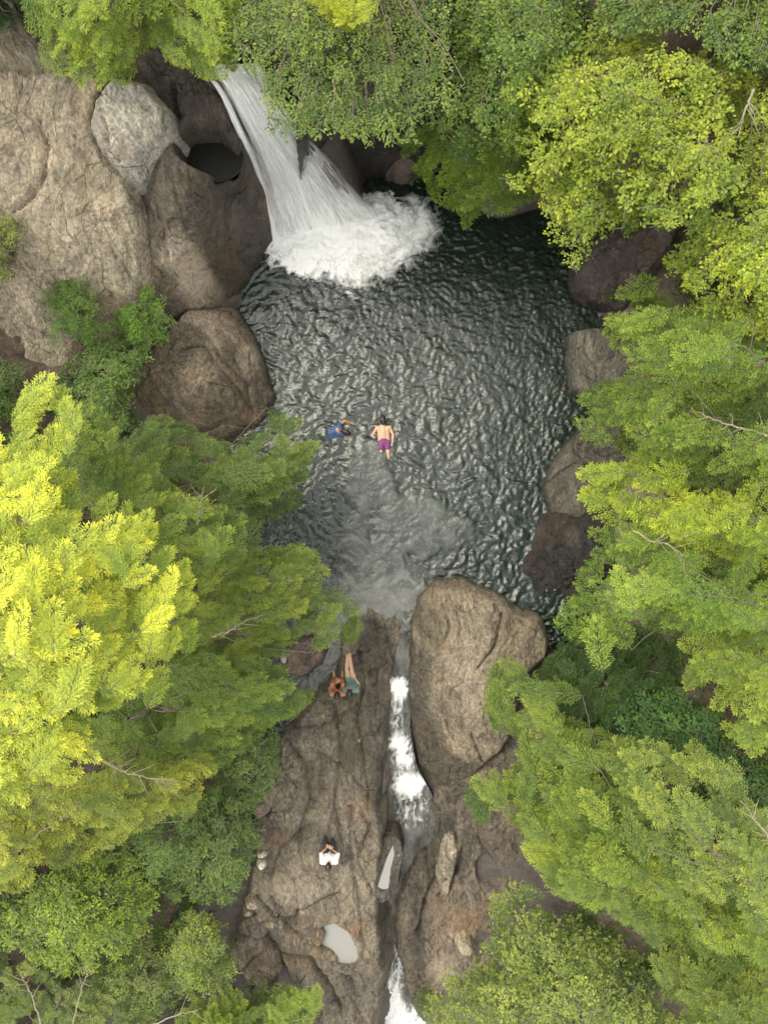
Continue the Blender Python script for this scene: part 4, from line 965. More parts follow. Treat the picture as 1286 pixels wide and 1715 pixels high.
# leaf colours; the gold has warm sunlight painted into the leaf
G_MID, G_DEEP, G_DARK, G_LIGHT, G_YEL, G_SUNLIT, G_OLIVE, G_BLUE, G_LIME = (0.105, 0.165, 0.030), (0.060, 0.115, 0.024), (0.042, 0.085, 0.022), (0.150, 0.215, 0.036), (0.24, 0.29, 0.030), (0.32, 0.375, 0.060), (0.175, 0.195, 0.048), (0.085, 0.135, 0.045), (0.075, 0.165, 0.016)
E = -60; R_ = 1346; B_ = 1780
TR = 'conifers along the right bank'; TL = 'trees along the left bank'; TT = 'trees above the waterfall'; SH = 'shrubs on the banks'
PL = [
 # name, label, category, kind, poly, z0, z1, colour, options
 ('leafy_tree', 'feathery green tree hanging over the tan slab at upper left', 'tree', 'feather', [(60, E), (64, 30), (80, 85), (105, 120), (130, 142), (165, 145), (200, 140), (215, 118), (222, 88), (262, 78), (300, 100), (335, 128), (372, 130), (402, 122), (412, 60), (415, E)], 6.0, 7.2, G_LIGHT, dict(trunk=(240, -70), aim=(0, 1), group=TT, size=0.7)),
 ('leafy_tree', 'large drooping mid-green tree above the waterfall', 'tree', 'small', [(400, 62), (410, E), (740, E), (745, 110), (722, 200), (692, 240), (655, 245), (620, 252), (585, 232), (548, 224), (532, 250), (510, 232), (478, 215), (466, 240), (452, 205), (440, 168), (408, 112)], 5.8, 7.2, (0.115, 0.175, 0.042), dict(trunk=(600, -30), aim=(0, 1), aimw=0.5, group=TT, size=0.62, gap=0.33, layers=2, lean=0.12)),
 ('leafy_tree', 'small yellow crown at the top edge above the drooping tree', 'tree', 'feather', [(532, E), (612, E), (608, 30), (585, 46), (560, 45), (536, 18)], 7.8, 8.3, G_YEL, dict(aim=(0, 1), group=TT, size=0.55, lean=0.35)),
 ('leafy_tree', 'dense green tree at the top right of the drooping tree', 'tree', 'maple', [(715, E), (985, E), (1000, 90), (940, 150), (910, 220), (870, 275), (790, 268), (745, 245), (720, 200), (760, 160), (735, 100)], 5.0, 6.6, (0.10, 0.165, 0.036), dict(trunk=(850, 30), aim=(-0.2, 1), aimw=0.4, group=TT, size=0.65)),
 ('hemlock_tree', 'bright conifer spray hanging over the pool right of the waterfall', 'tree', 'hemlock', [(662, 240), (700, 218), (740, 225), (800, 236), (880, 240), (920, 300), (890, 345), (850, 345), (822, 355), (800, 362), (772, 388), (760, 355), (735, 340), (712, 312), (690, 285), (690, 262), (668, 258)], 3.0, 4.2, (0.125, 0.20, 0.030), dict(trunk=(900, 190), aim=(-0.6, 0.8), group=TT, size=0.8)),
 ('maple_tree', 'broad yellow-green tree at upper right over the shore', 'tree', 'maple', [(840, 150), (880, 105), (930, 85), (1000, 62), (1090, 55), (1180, 75), (1260, 95), (1270, 240), (1225, 345), (1170, 385), (1110, 392), (1085, 352), (1040, 350), (1000, 355), (985, 400), (962, 425), (930, 390), (900, 352), (890, 300), (858, 230)], 5.6, 6.8, (0.165, 0.225, 0.034), dict(reach=60, spread=0.9, gap=0.36, trunk=(1120, 180), aim=(-0.5, 0.7), aimw=0.35, group=TT, size=0.68)),
 ('maple_tree', 'dark green tree in the top right corner', 'tree', 'maple', [(965, E), (R_, E), (R_, 130), (1245, 125), (1200, 85), (1150, 55), (1090, 55), (1000, 62)], 5.5, 6.6, (0.105, 0.165, 0.036), dict(trunk=(1230, -20), group=TT, size=0.65, bare=0.12)),
 ('maple_tree', 'light green small-leaved tree along the upper right edge', 'tree', 'maple', [(1225, 105), (R_, 80), (R_, 590), (1260, 575), (1190, 545), (1150, 500), (1105, 440), (1140, 405), (1190, 395), (1212, 350), (1225, 240)], 5.0, 6.8, (0.185, 0.25, 0.034), dict(trunk=(1300, 380), aim=(-0.8, 0.3), aimw=0.4, group=TR, size=0.62, bare=0.08)),
 ('hemlock_tree', 'hemlock reaching left over the square shore block', 'tree', 'hemlock', [(998, 512), (1040, 492), (1100, 488), (1180, 520), (1240, 560), (R_, 580), (R_, 700), (1200, 690), (1120, 672), (1060, 628), (1035, 588), (1012, 560)], 3.6, 6.5, (0.125, 0.19, 0.032), dict(trunk=(1250, 620), aim=(-1, 0), group=TR, size=1.0)),
 ('hemlock_tree', 'hemlock with bough tips between square block and rounded shore rock', 'tree', 'hemlock', [(958, 678), (975, 660), (1010, 655), (1060, 650), (1120, 668), (1200, 690), (R_, 700), (R_, 830), (1200, 815), (1120, 800), (1050, 770), (1025, 735), (1000, 705), (962, 705)], 3.0, 6.2, (0.108, 0.168, 0.030), dict(trunk=(1240, 740), aim=(-1, 0), group=TR, size=1.0)),
 ('hemlock_tree', 'brightest hemlock pointing left over the rounded shore rock', 'tree', 'hemlock', [(955, 790), (978, 772), (1000, 780), (1060, 785), (1130, 800), (1210, 815), (R_, 835), (R_, 960), (1220, 950), (1120, 930), (1050, 905), (1012, 858), (965, 832), (985, 812)], 4.0, 7.0, (0.175, 0.24, 0.030), dict(trunk=(1250, 870), aim=(-1, 0), group=TR, size=1.0)),
 ('hemlock_tree', 'long layered hemlock above the dark inlet at the right shore', 'tree', 'hemlock', [(928, 1042), (955, 1022), (985, 1000), (960, 985), (998, 960), (990, 925), (988, 885), (1030, 888), (1060, 905), (1130, 928), (1230, 950), (R_, 950), (R_, 1080), (1240, 1100), (1180, 1110), (1140, 1060), (1060, 1038), (1000, 1048), (960, 1056)], 3.6, 6.6, (0.125, 0.195, 0.032), dict(trunk=(1250, 1010), aim=(-1, 0.1), group=TR, size=1.0)),
 ('hemlock_tree', 'yellow-green hemlock leaning in from the middle right edge', 'tree', 'hemlock', [(1128, 1088), (1150, 1062), (1200, 1075), (1260, 1080), (R_, 1060), (R_, 1320), (1270, 1290), (1225, 1240), (1175, 1165), (1148, 1150)], 4.5, 6.4, (0.155, 0.215, 0.034), dict(trunk=(1330, 1120), aim=(-0.9, 0.4), group=TR, size=0.95)),
 ('evergreen_shrub', 'dark green shrub in shade beside the big boulder', 'shrub', 'feather', [(918, 1098), (950, 1062), (1010, 1058), (1080, 1050), (1135, 1070), (1150, 1160), (1120, 1230), (1060, 1240), (1000, 1250), (950, 1230), (900, 1180), (890, 1130)], 1.6, 2.6, G_DARK, dict(group=SH, size=0.7, aim=(-0.6, -0.3), aimw=0.3)),
 ('laurel_shrub', 'glossy dark green leafy shrub between the right bank conifers', 'shrub', 'laurel', [(1028, 1205), (1070, 1150), (1140, 1150), (1190, 1180), (1250, 1270), (R_, 1310), (R_, 1430), (1250, 1360), (1180, 1300), (1100, 1260), (1045, 1250)], 2.6, 3.6, (0.052, 0.115, 0.030), dict(group=SH, size=0.62)),
 ('hemlock_tree', 'soft green conifer overlapping the right side of the big boulder', 'tree', 'feather', [(824, 1098), (848, 1108), (870, 1140), (905, 1150), (950, 1200), (1010, 1250), (1075, 1330), (1080, 1410), (1000, 1420), (930, 1405), (885, 1410), (865, 1370), (850, 1330), (772, 1306), (800, 1295), (850, 1285), (868, 1225), (832, 1165)], 2.4, 4.4, (0.128, 0.185, 0.036), dict(trunk=(1040, 1370), aim=(-0.75, -0.6), group=TR, size=0.95)),
 ('hemlock_tree', 'pale green conifer with bare twigs inside the lower right wood', 'tree', 'hemlock', [(998, 1262), (1040, 1232), (1110, 1245), (1160, 1240), (1220, 1290), (R_, 1400), (R_, 1560), (1220, 1510), (1120, 1440), (1060, 1390), (1020, 1330)], 4.2, 5.8, (0.150, 0.205, 0.048), dict(trunk=(1260, 1480), aim=(-0.7, -0.7), group=TR, size=0.95, bare=0.08)),
 ('hemlock_tree', 'green conifer over the lower right ledge', 'tree', 'feather', [(862, 1440), (880, 1405), (950, 1375), (1040, 1380), (1120, 1430), (1220, 1500), (R_, 1550), (R_, 1650), (1200, 1620), (1110, 1570), (1040, 1540), (985, 1520), (935, 1495), (890, 1468)], 2.8, 4.8, (0.128, 0.185, 0.034), dict(trunk=(1160, 1530), aim=(-0.9, -0.4), group=TR, size=0.9)),
 ('maple_tree', 'olive leafy tree with notched outline at the bottom right', 'tree', 'maple', [(806, 1520), (850, 1478), (868, 1500), (900, 1522), (950, 1530), (1010, 1555), (1080, 1600), (1130, 1690), (1130, B_), (735, B_), (702, 1692), (745, 1640), (790, 1612), (830, 1598), (800, 1570), (838, 1552)], 1.8, 3.6, (0.130, 0.180, 0.045), dict(trunk=(960, 1680), aim=(-0.6, -0.5), aimw=0.3, group=TR, size=0.7)),
 ('hemlock_tree', 'green conifer in the bottom right corner', 'tree', 'feather', [(1085, 1590), (1140, 1572), (1220, 1610), (R_, 1640), (R_, B_), (1110, B_), (1125, 1690)], 3.0, 4.6, (0.128, 0.180, 0.042), dict(trunk=(1270, 1740), aim=(-0.8, -0.5), group=TR, size=0.9)),
 ('leafy_tree', 'shaded green tree filling between yellow-green tree and pool spray', 'tree', 'maple', [(850, 240), (900, 190), (960, 300), (1040, 340), (1090, 345), (1060, 400), (1000, 370), (960, 400), (930, 372), (890, 340)], 2.6, 4.0, (0.12, 0.175, 0.034), dict(trunk=(1010, 250), aim=(-0.5, 0.8), aimw=0.4, group=TT, size=0.6)),
 ('leafy_shrub', 'dull green shrub behind the bright leafy shrub at lower left', 'shrub', 'small', [(150, 1640), (215, 1595), (262, 1560), (262, 1640), (300, 1690), (250, 1720), (180, 1680)], 1.4, 2.2, (0.125, 0.18, 0.045), dict(group=SH, size=0.55)),
 ('evergreen_shrub', 'dark green shrub between blue-green shrub and the olive tree', 'shrub', 'small', [(180, 1410), (260, 1370), (330, 1330), (370, 1310), (330, 1400), (290, 1470), (250, 1500), (235, 1430)], 2.4, 3.2, (0.08, 0.14, 0.034), dict(group=SH, size=0.55)),
 ('leafy_shrub', 'small green bush under the lower left boulders', 'shrub', 'small', [(400, 1660), (440, 1650), (480, 1645), (500, 1665), (470, 1690), (420, 1700)], 0.3, 0.8, (0.085, 0.13, 0.034), dict(group=SH, size=0.45, trunk_r=0.03)),
 # left bank; yellow crowns carry painted sunlight in their leaf colour
 ('sunlit_tree', 'bright yellow tree with a spiky top beside the left rocks', 'tree', 'feather', [(62, 655), (78, 612), (95, 640), (108, 690), (100, 730), (128, 780), (122, 840), (70, 885), (E, 900), (E, 690), (5, 700), (28, 750), (55, 720), (35, 680)], 7.0, 8.6, (0.28, 0.345, 0.055), dict(trunk=(0, 860), aim=(0.3, -1), group=TL, size=0.75)),
 ('sunlit_tree', 'tallest bright yellow tree at the left edge', 'tree', 'feather', [(E, 880), (60, 880), (110, 850), (160, 860), (190, 920), (210, 1000), (200, 1100), (140, 1150), (80, 1110), (E, 1120)], 8.0, 9.6, G_SUNLIT, dict(trunk=(20, 1040), aim=(0.4, -0.9), group=TL, size=0.8)),
 ('sunlit_tree', 'yellow tree with ragged tips between tallest yellow and green trees', 'tree', 'feather', [(165, 850), (185, 815), (215, 850), (250, 850), (265, 900), (305, 915), (322, 960), (332, 1030), (310, 1065), (265, 1130), (250, 1185), (190, 1165), (195, 1050), (205, 960)], 7.0, 8.6, (0.28, 0.345, 0.055), dict(trunk=(170, 1090), aim=(0.7, -0.6), group=TL, size=0.75)),
 ('sunlit_tree', 'yellow tree at the left edge below the tallest one', 'tree', 'feather', [(E, 1110), (80, 1100), (150, 1140), (200, 1165), (195, 1205), (150, 1215), (165, 1275), (120, 1310), (60, 1290), (40, 1350), (E, 1400)], 7.0, 8.8, (0.30, 0.36, 0.060), dict(trunk=(0, 1250), aim=(0.6, 0.3), group=TL, size=0.8)),
 ('feathery_tree', 'light green tree with yellow tips above the pool left bank', 'tree', 'feather', [(102, 700), (140, 665), (190, 700), (215, 760), (250, 750), (275, 800), (340, 830), (380, 850), (412, 865), (415, 925), (360, 965), (320, 930), (300, 905), (250, 850), (190, 815), (140, 800)], 4.6, 6.4, (0.140, 0.20, 0.040), dict(trunk=(180, 900), aim=(0.6, -0.7), group=TL, size=0.8)),
 ('feathery_tree', 'darker green tree reaching over the pool below the rock point', 'tree', 'feather', [(222, 735), (245, 700), (280, 692), (330, 715), (350, 742), (410, 735), (430, 715), (512, 706), (533, 745), (520, 800), (498, 838), (470, 850), (420, 868), (370, 840), (300, 815), (255, 780)], 2.4, 4.0, (0.095, 0.145, 0.036), dict(trunk=(250, 850), aim=(1, -0.3), group=TL, size=0.85)),
 ('feathery_tree', 'green tree with a yellowish ridge above the side channel', 'tree', 'feather', [(345, 975), (395, 960), (430, 925), (480, 925), (545, 920), (552, 955), (545, 985), (600, 1032), (560, 1050), (520, 1055), (480, 1075), (400, 1095), (330, 1085), (310, 1045), (335, 1010)], 3.2, 5.0, (0.135, 0.185, 0.036), dict(trunk=(250, 1080), aim=(1, -0.2), group=TL, size=0.85)),
 ('feathery_tree', 'green tree covering the left side of the ledge top', 'tree', 'feather', [(270, 1125), (340, 1080), (400, 1090), (480, 1070), (492, 1110), (522, 1160), (510, 1190), (470, 1215), (440, 1205), (415, 1250), (360, 1300), (280, 1290), (190, 1285), (165, 1225), (250, 1190)], 3.0, 5.0, (0.125, 0.185, 0.038), dict(trunk=(230, 1200), aim=(1, 0.1), group=TL, size=0.85)),
 ('laurel_shrub', 'blue-green shrub spilling over the left rim of the ledge', 'shrub', 'laurel', [(405, 1215), (440, 1205), (472, 1232), (468, 1295), (440, 1345), (418, 1372), (440, 1400), (438, 1425), (415, 1470), (395, 1520), (320, 1525), (255, 1500), (250, 1420), (290, 1370), (360, 1310)], 1.3, 2.2, (0.105, 0.165, 0.048), dict(group=SH, size=0.55, aim=(1, 0), aimw=0.3)),
 ('feathery_tree', 'olive green tree below the yellow trees at left', 'tree', 'feather', [(E, 1390), (40, 1350), (60, 1290), (130, 1310), (190, 1280), (280, 1290), (360, 1295), (340, 1330), (260, 1385), (180, 1410), (90, 1450), (30, 1500), (E, 1520)], 4.0, 5.4, (0.185, 0.225, 0.042), dict(trunk=(40, 1420), aim=(0.8, 0.3), group=TL, size=0.8)),
 ('leafy_shrub', 'bright green leafy shrub at the lower left', 'shrub', 'laurel', [(30, 1500), (70, 1450), (160, 1415), (240, 1425), (272, 1500), (255, 1560), (220, 1600), (160, 1640), (80, 1640), (15, 1600), (E, 1580), (E, 1520)], 2.2, 3.4, (0.128, 0.195, 0.034), dict(group=SH, size=0.6)),
 ('leafy_shrub', 'green shrub beside the two lower left boulders', 'shrub', 'small', [(262, 1570), (300, 1520), (345, 1525), (380, 1560), (400, 1615), (385, 1660), (330, 1690), (270, 1680), (250, 1620)], 1.4, 2.4, (0.14, 0.20, 0.042), dict(group=SH, size=0.6)),
 ('feathery_tree', 'light green sapling crown at the bottom edge left of the ledge', 'tree', 'feather', [(300, 1690), (345, 1670), (380, 1650), (430, 1690), (470, 1660), (540, 1648), (532, 1690), (505, 1720), (495, B_), (260, B_)], 1.4, 2.4, (0.135, 0.195, 0.036), dict(trunk=(390, 1760), aim=(0.3, -1), aimw=0.4, group=TL, size=0.65)),
 ('twiggy_shrub', 'sparse twiggy shrub in the bottom left corner', 'shrub', 'feather', [(E, 1590), (30, 1610), (100, 1650), (180, 1640), (260, 1680), (270, B_), (E, B_)], 1.6, 2.4, (0.125, 0.17, 0.05), dict(group=SH, size=0.65, bare=0.35, layers=1)),
 ('leafy_shrub', 'mid-green shrub between left rocks and yellow tree', 'shrub', 'laurel', [(62, 610), (95, 560), (140, 530), (175, 550), (200, 545), (245, 560), (258, 595), (235, 640), (215, 680), (235, 725), (180, 735), (130, 700), (105, 660)], 2.3, 3.0, (0.085, 0.15, 0.036), dict(group=SH, size=0.5, layers=2)),
 ('fern_clump', 'vivid green fern clump under the pale streaked rock', 'fern', 'small', [(190, 522), (206, 506), (236, 500), (240, 462), (262, 466), (258, 495), (274, 520), (262, 548), (274, 575), (240, 572), (215, 590), (205, 560), (178, 556)], 2.7, 3.1, G_LIME, dict(group='vivid green plants on the left rocks', size=0.40, layers=2, gap=0.34, trunk_r=0.02, thick=0.35)),
 ('moss_clump', 'vivid green mossy plant patch on the tan slab', 'plant', 'small', [(78, 455), (100, 446), (128, 462), (140, 480), (165, 500), (150, 530), (185, 560), (150, 580), (110, 560), (82, 580), (88, 530), (76, 500)], 3.25, 3.5, (0.062, 0.135, 0.018), dict(group='vivid green plants on the left rocks', size=0.36, layers=2, gap=0.32, trunk_r=0.02, thick=0.3)),
 ('leafy_shrub', 'small green shrub at the left edge on the tan slab', 'shrub', 'small', [(E, 350), (15, 350), (32, 375), (22, 430), (12, 470), (E, 480)], 4.2, 4.6, (0.12, 0.17, 0.03), dict(group=SH, size=0.4)),
 ('evergreen_shrub', 'dark shrub at the left edge under the tan slab', 'shrub', 'small', [(E, 585), (12, 595), (30, 650), (25, 700), (E, 720)], 3.3, 3.8, G_DEEP, dict(group=SH, size=0.5)),
 ('evergreen_shrub', 'dark leaf mass standing for shade in the top left corner', 'shrub', 'feather', [(E, E), (70, E), (70, 38), (20, 36), (E, 40)], 5.6, 6.1, (0.03, 0.06, 0.018), dict(group=SH, size=0.6)),  # near-black leaves added to paint the shade beneath the crowns
 ('leafy_shrub', 'small bush at the stream mouth by the bottom edge', 'shrub', 'small', [(690, 1680), (720, 1650), (735, 1700), (720, 1715), (700, 1705)], -1.2, -0.9, (0.07, 0.12, 0.03), dict(group=SH, size=0.4, trunk_r=0.03)),
]
for i, (nm, lab, cat, kind, poly, z0, z1, col, op) in enumerate(PL):
    plant(nm, lab, cat, kind, poly, z0, z1, col, seed=31 * i, **op)

# undergrowth over the wooded ground, one uncountable mass
ug = Leaves(); r = np.random.default_rng(77)
OPEN = [[(-140, 20), (70, 40), (170, 140), (300, 90), (450, 120), (560, 200), (700, 270), (900, 320), (1000, 400), (1060, 560), (1060, 800), (1040, 960), (940, 1060), (930, 1300), (900, 1560), (760, 1760), (500, 1800), (380, 1650), (400, 1480), (420, 1280), (460, 1200), (420, 1080), (330, 930), (330, 780), (220, 700), (60, 640), (-140, 660)]]
pts = np.stack([r.uniform(-200, 1490, 3600), r.uniform(-160, 1880, 3600)], 1)
so = sdist(pts[:, 0], pts[:, 1], OPEN[0])
pts = pts[so < -8]
wz = np.full(len(pts), 1.5)
for _ in range(3):
    kk = (H - wz) / F
    gx, gy = (pts[:, 0] - CX) * kk, (CY - pts[:, 1]) * kk
    wz = terrain_base(gx, gy)
for x_, y_, z_ in zip(gx, gy, wz):
    an = r.uniform(0, 6.283)
    ug.add(['laurel', 'maple'][r.integers(2)], np.array([x_, y_, z_ + r.uniform(0.05, 0.45)]), (math.cos(an), math.sin(an), r.uniform(-0.1, 0.5)), r.uniform(0.5, 0.85), r, tint=r.normal() * 0.1, grow=1.25)
ug.build('undergrowth', None, (0.095, 0.155, 0.035), np.zeros(3), kind='stuff', label='low mixed undergrowth covering the wooded banks')
print('LEAVES', LEAFCOUNT[0], sum(len(a) for a in ug.t) // 4)

# ------------------------------------------------------------------ dead branches
def dead_branch(label, path, twigs, seed, r0=0.028):
    r = np.random.default_rng(seed); tb = Tubes()
    pts = np.array([P(*p) for p in path])
    t = np.linspace(0, len(pts) - 1, 5 * len(pts)); i = np.minimum(t.astype(int), len(pts) - 2); f = (t - i)[:, None]
    main = pts[i] * (1 - f) + pts[i + 1] * f + r.normal(size=(len(t), 3)) * 0.012
    tb.add(main, r0, r0 * 0.3, 6)
    for k in range(twigs):
        j = r.integers(2, len(main) - 2)
        d = unit(main[j + 1] - main[j - 1]); s = np.array([-d[1], d[0], 0]) * (1 if k % 2 else -1)
        e = main[j] + (d * r.uniform(0.5, 1.0) + s * r.uniform(0.4, 1.0)) * r.uniform(0.2, 0.55) + np.array([0, 0, r.normal() * 0.06])
        tb.add(bend(main[j], e, 0.03, r, 5, 0.012), r0 * 0.4, 0.004, 4)
    o = mesh_obj('dead_branch', np.concatenate(tb.v) - pts[0], np.concatenate(tb.f), M_DEADWOOD, None, label=label, category='branch', group='bare dead branches among the leaves')
    o.location = pts[0]


dead_branch('bleached dead branch lying across the olive tree at left', [(172, 1274, 5.7), (205, 1292, 5.75), (250, 1303, 5.7), (300, 1308, 5.5)], 12, 1, 0.03)
dead_branch('bare forked branch in the bottom left corner', [(75, 1745, 1.8), (65, 1700, 2.3), (50, 1660, 2.6), (34, 1628, 2.8)], 8, 2, 0.03)
dead_branch('bare upright twigs at the bottom edge right of corner shrub', [(118, 1745, 1.8), (125, 1700, 2.4), (140, 1650, 2.9), (150, 1620, 3.0)], 9, 3, 0.022)
dead_branch('pale stick showing on the tree above the side channel', [(355, 1066, 5.0), (385, 1056, 5.15), (410, 1040, 5.1), (440, 1030, 5.0)], 5, 4, 0.022)
dead_branch('pale stick above the bottom edge left of the ledge', [(250, 1720, 2.9), (300, 1700, 3.0), (340, 1690, 3.0)], 4, 5, 0.02)
dead_branch('grey bare limb among leaves near the upper right edge', [(1262, 150, 6.9), (1248, 185, 6.8), (1235, 230, 6.6)], 6, 6, 0.03)
dead_branch('pale bare twigs below the brightest hemlock at right', [(1060, 888, 6.2), (1090, 905, 6.3), (1120, 912, 6.4), (1150, 935, 6.4)], 8, 7, 0.016)
dead_branch('grey bare branch across the hemlock beside the right edge', [(1300, 735, 6.0), (1240, 716, 5.7), (1190, 700, 5.4), (1150, 680, 5.0)], 6, 8, 0.022)
dead_branch('brown dead twig standing out of the left bank green tree', [(330, 880, 5.6), (335, 850, 5.7), (342, 815, 5.6)], 8, 9, 0.014)
dead_branch('bare twigs in a hollow among yellow trees at left', [(5, 880, 7.9), (30, 850, 8.0), (60, 845, 8.1)], 9, 10, 0.022)
dead_branch('bare branch at the right edge above the pale conifer', [(1300, 1420, 6.0), (1270, 1380, 6.0), (1240, 1340, 6.0)], 7, 11, 0.022)

# ------------------------------------------------------------------ people
def capsule(p, q, r0, r1, sides=12):
    p, q = np.asarray(p, float), np.asarray(q, float)
    ax = q - p; ln = np.linalg.norm(ax); ax = ax / (ln + 1e-9) if ln > 1e-6 else np.array([0, 0, 1.0])
    ref = np.array([1.0, 0, 0]) if abs(ax[2]) > 0.9 else np.array([0, 0, 1.0])
    a = np.cross(ax, ref); a /= np.linalg.norm(a); b = np.cross(ax, a)
    rings = [(p - ax * r0 * math.cos(t), r0 * math.sin(t)) for t in (0.35, 0.8, 1.2)] + [(p, r0), (q, r1)] + [(q + ax * r1 * math.cos(t), r1 * math.sin(t)) for t in (1.2, 0.8, 0.35)]
    ang = np.arange(sides) * 2 * math.pi / sides
    V = [p - ax * r0]
    for c, rr in rings:
        V += [c + rr * (a * math.cos(t) + b * math.sin(t)) for t in ang]
    V.append(q + ax * r1)
    n = len(V) - 1; Fs = []
    for j in range(sides):
        k = (j + 1) % sides
        Fs.append((0, 1 + k, 1 + j)); Fs.append((n, n - sides + j, n - sides + k))
        for i in range(len(rings) - 1):
            Fs.append((1 + i * sides + j, 1 + i * sides + k, 1 + (i + 1) * sides + k, 1 + (i + 1) * sides + j))
    return V, Fs


def fuse(name, caps, mat, parent, voxel=0.010, smooth=3, **props):
    V, Fs = [], []
    for c in caps:
        v, f = capsule(*c); o = len(V); V += v; Fs += [tuple(i + o for i in ff) for ff in f]
    me = bpy.data.meshes.new('tmp'); me.from_pydata([tuple(v) for v in V], [], Fs); me.update()
    ob = bpy.data.objects.new('tmp', me); COL.objects.link(ob)
    m = ob.modifiers.new('r', 'REMESH'); m.mode = 'VOXEL'; m.voxel_size = voxel; m.use_smooth_shade = True
    s = ob.modifiers.new('s', 'SMOOTH'); s.factor = 0.5; s.iterations = smooth
    dg = bpy.context.evaluated_depsgraph_get(); dg.update()
    out = bpy.data.meshes.new_from_object(ob.evaluated_get(dg))
    bpy.data.objects.remove(ob); bpy.data.meshes.remove(me)
    out.name = name; out.materials.clear(); out.materials.append(mat)
    out.polygons.foreach_set('use_smooth', np.ones(len(out.polygons), bool))
    o = bpy.data.objects.new(name, out)
    return link(o, parent, **props)


def hand(w, d, n, thumb):
    w, d, n = (np.asarray(a, float) for a in (w, d, n)); d = d / np.linalg.norm(d)
    n = n - d * np.dot(n, d); n /= np.linalg.norm(n); s = np.cross(n, d) * thumb
    c = [(w, w + d * 0.085 + s * 0.022, 0.026, 0.021), (w, w + d * 0.085 - s * 0.022, 0.024, 0.020)]
    for i, ln in enumerate((0.066, 0.076, 0.070, 0.054)):
        b = w + d * 0.09 + s * (0.033 - 0.022 * i)
        m = b + d * ln * 0.55 + s * (0.004 - 0.004 * i) * 1.5 - n * 0.008
        c += [(b, m, 0.0105, 0.0098), (m, m + d * ln * 0.42 - n * ln * 0.30, 0.0098, 0.0088)]
    b = w + d * 0.025 + s * 0.026; m = b + d * 0.035 + s * 0.034
    c += [(b, m, 0.014, 0.012), (m, m + d * 0.036 + s * 0.010 - n * 0.006, 0.012, 0.010)]
    return c


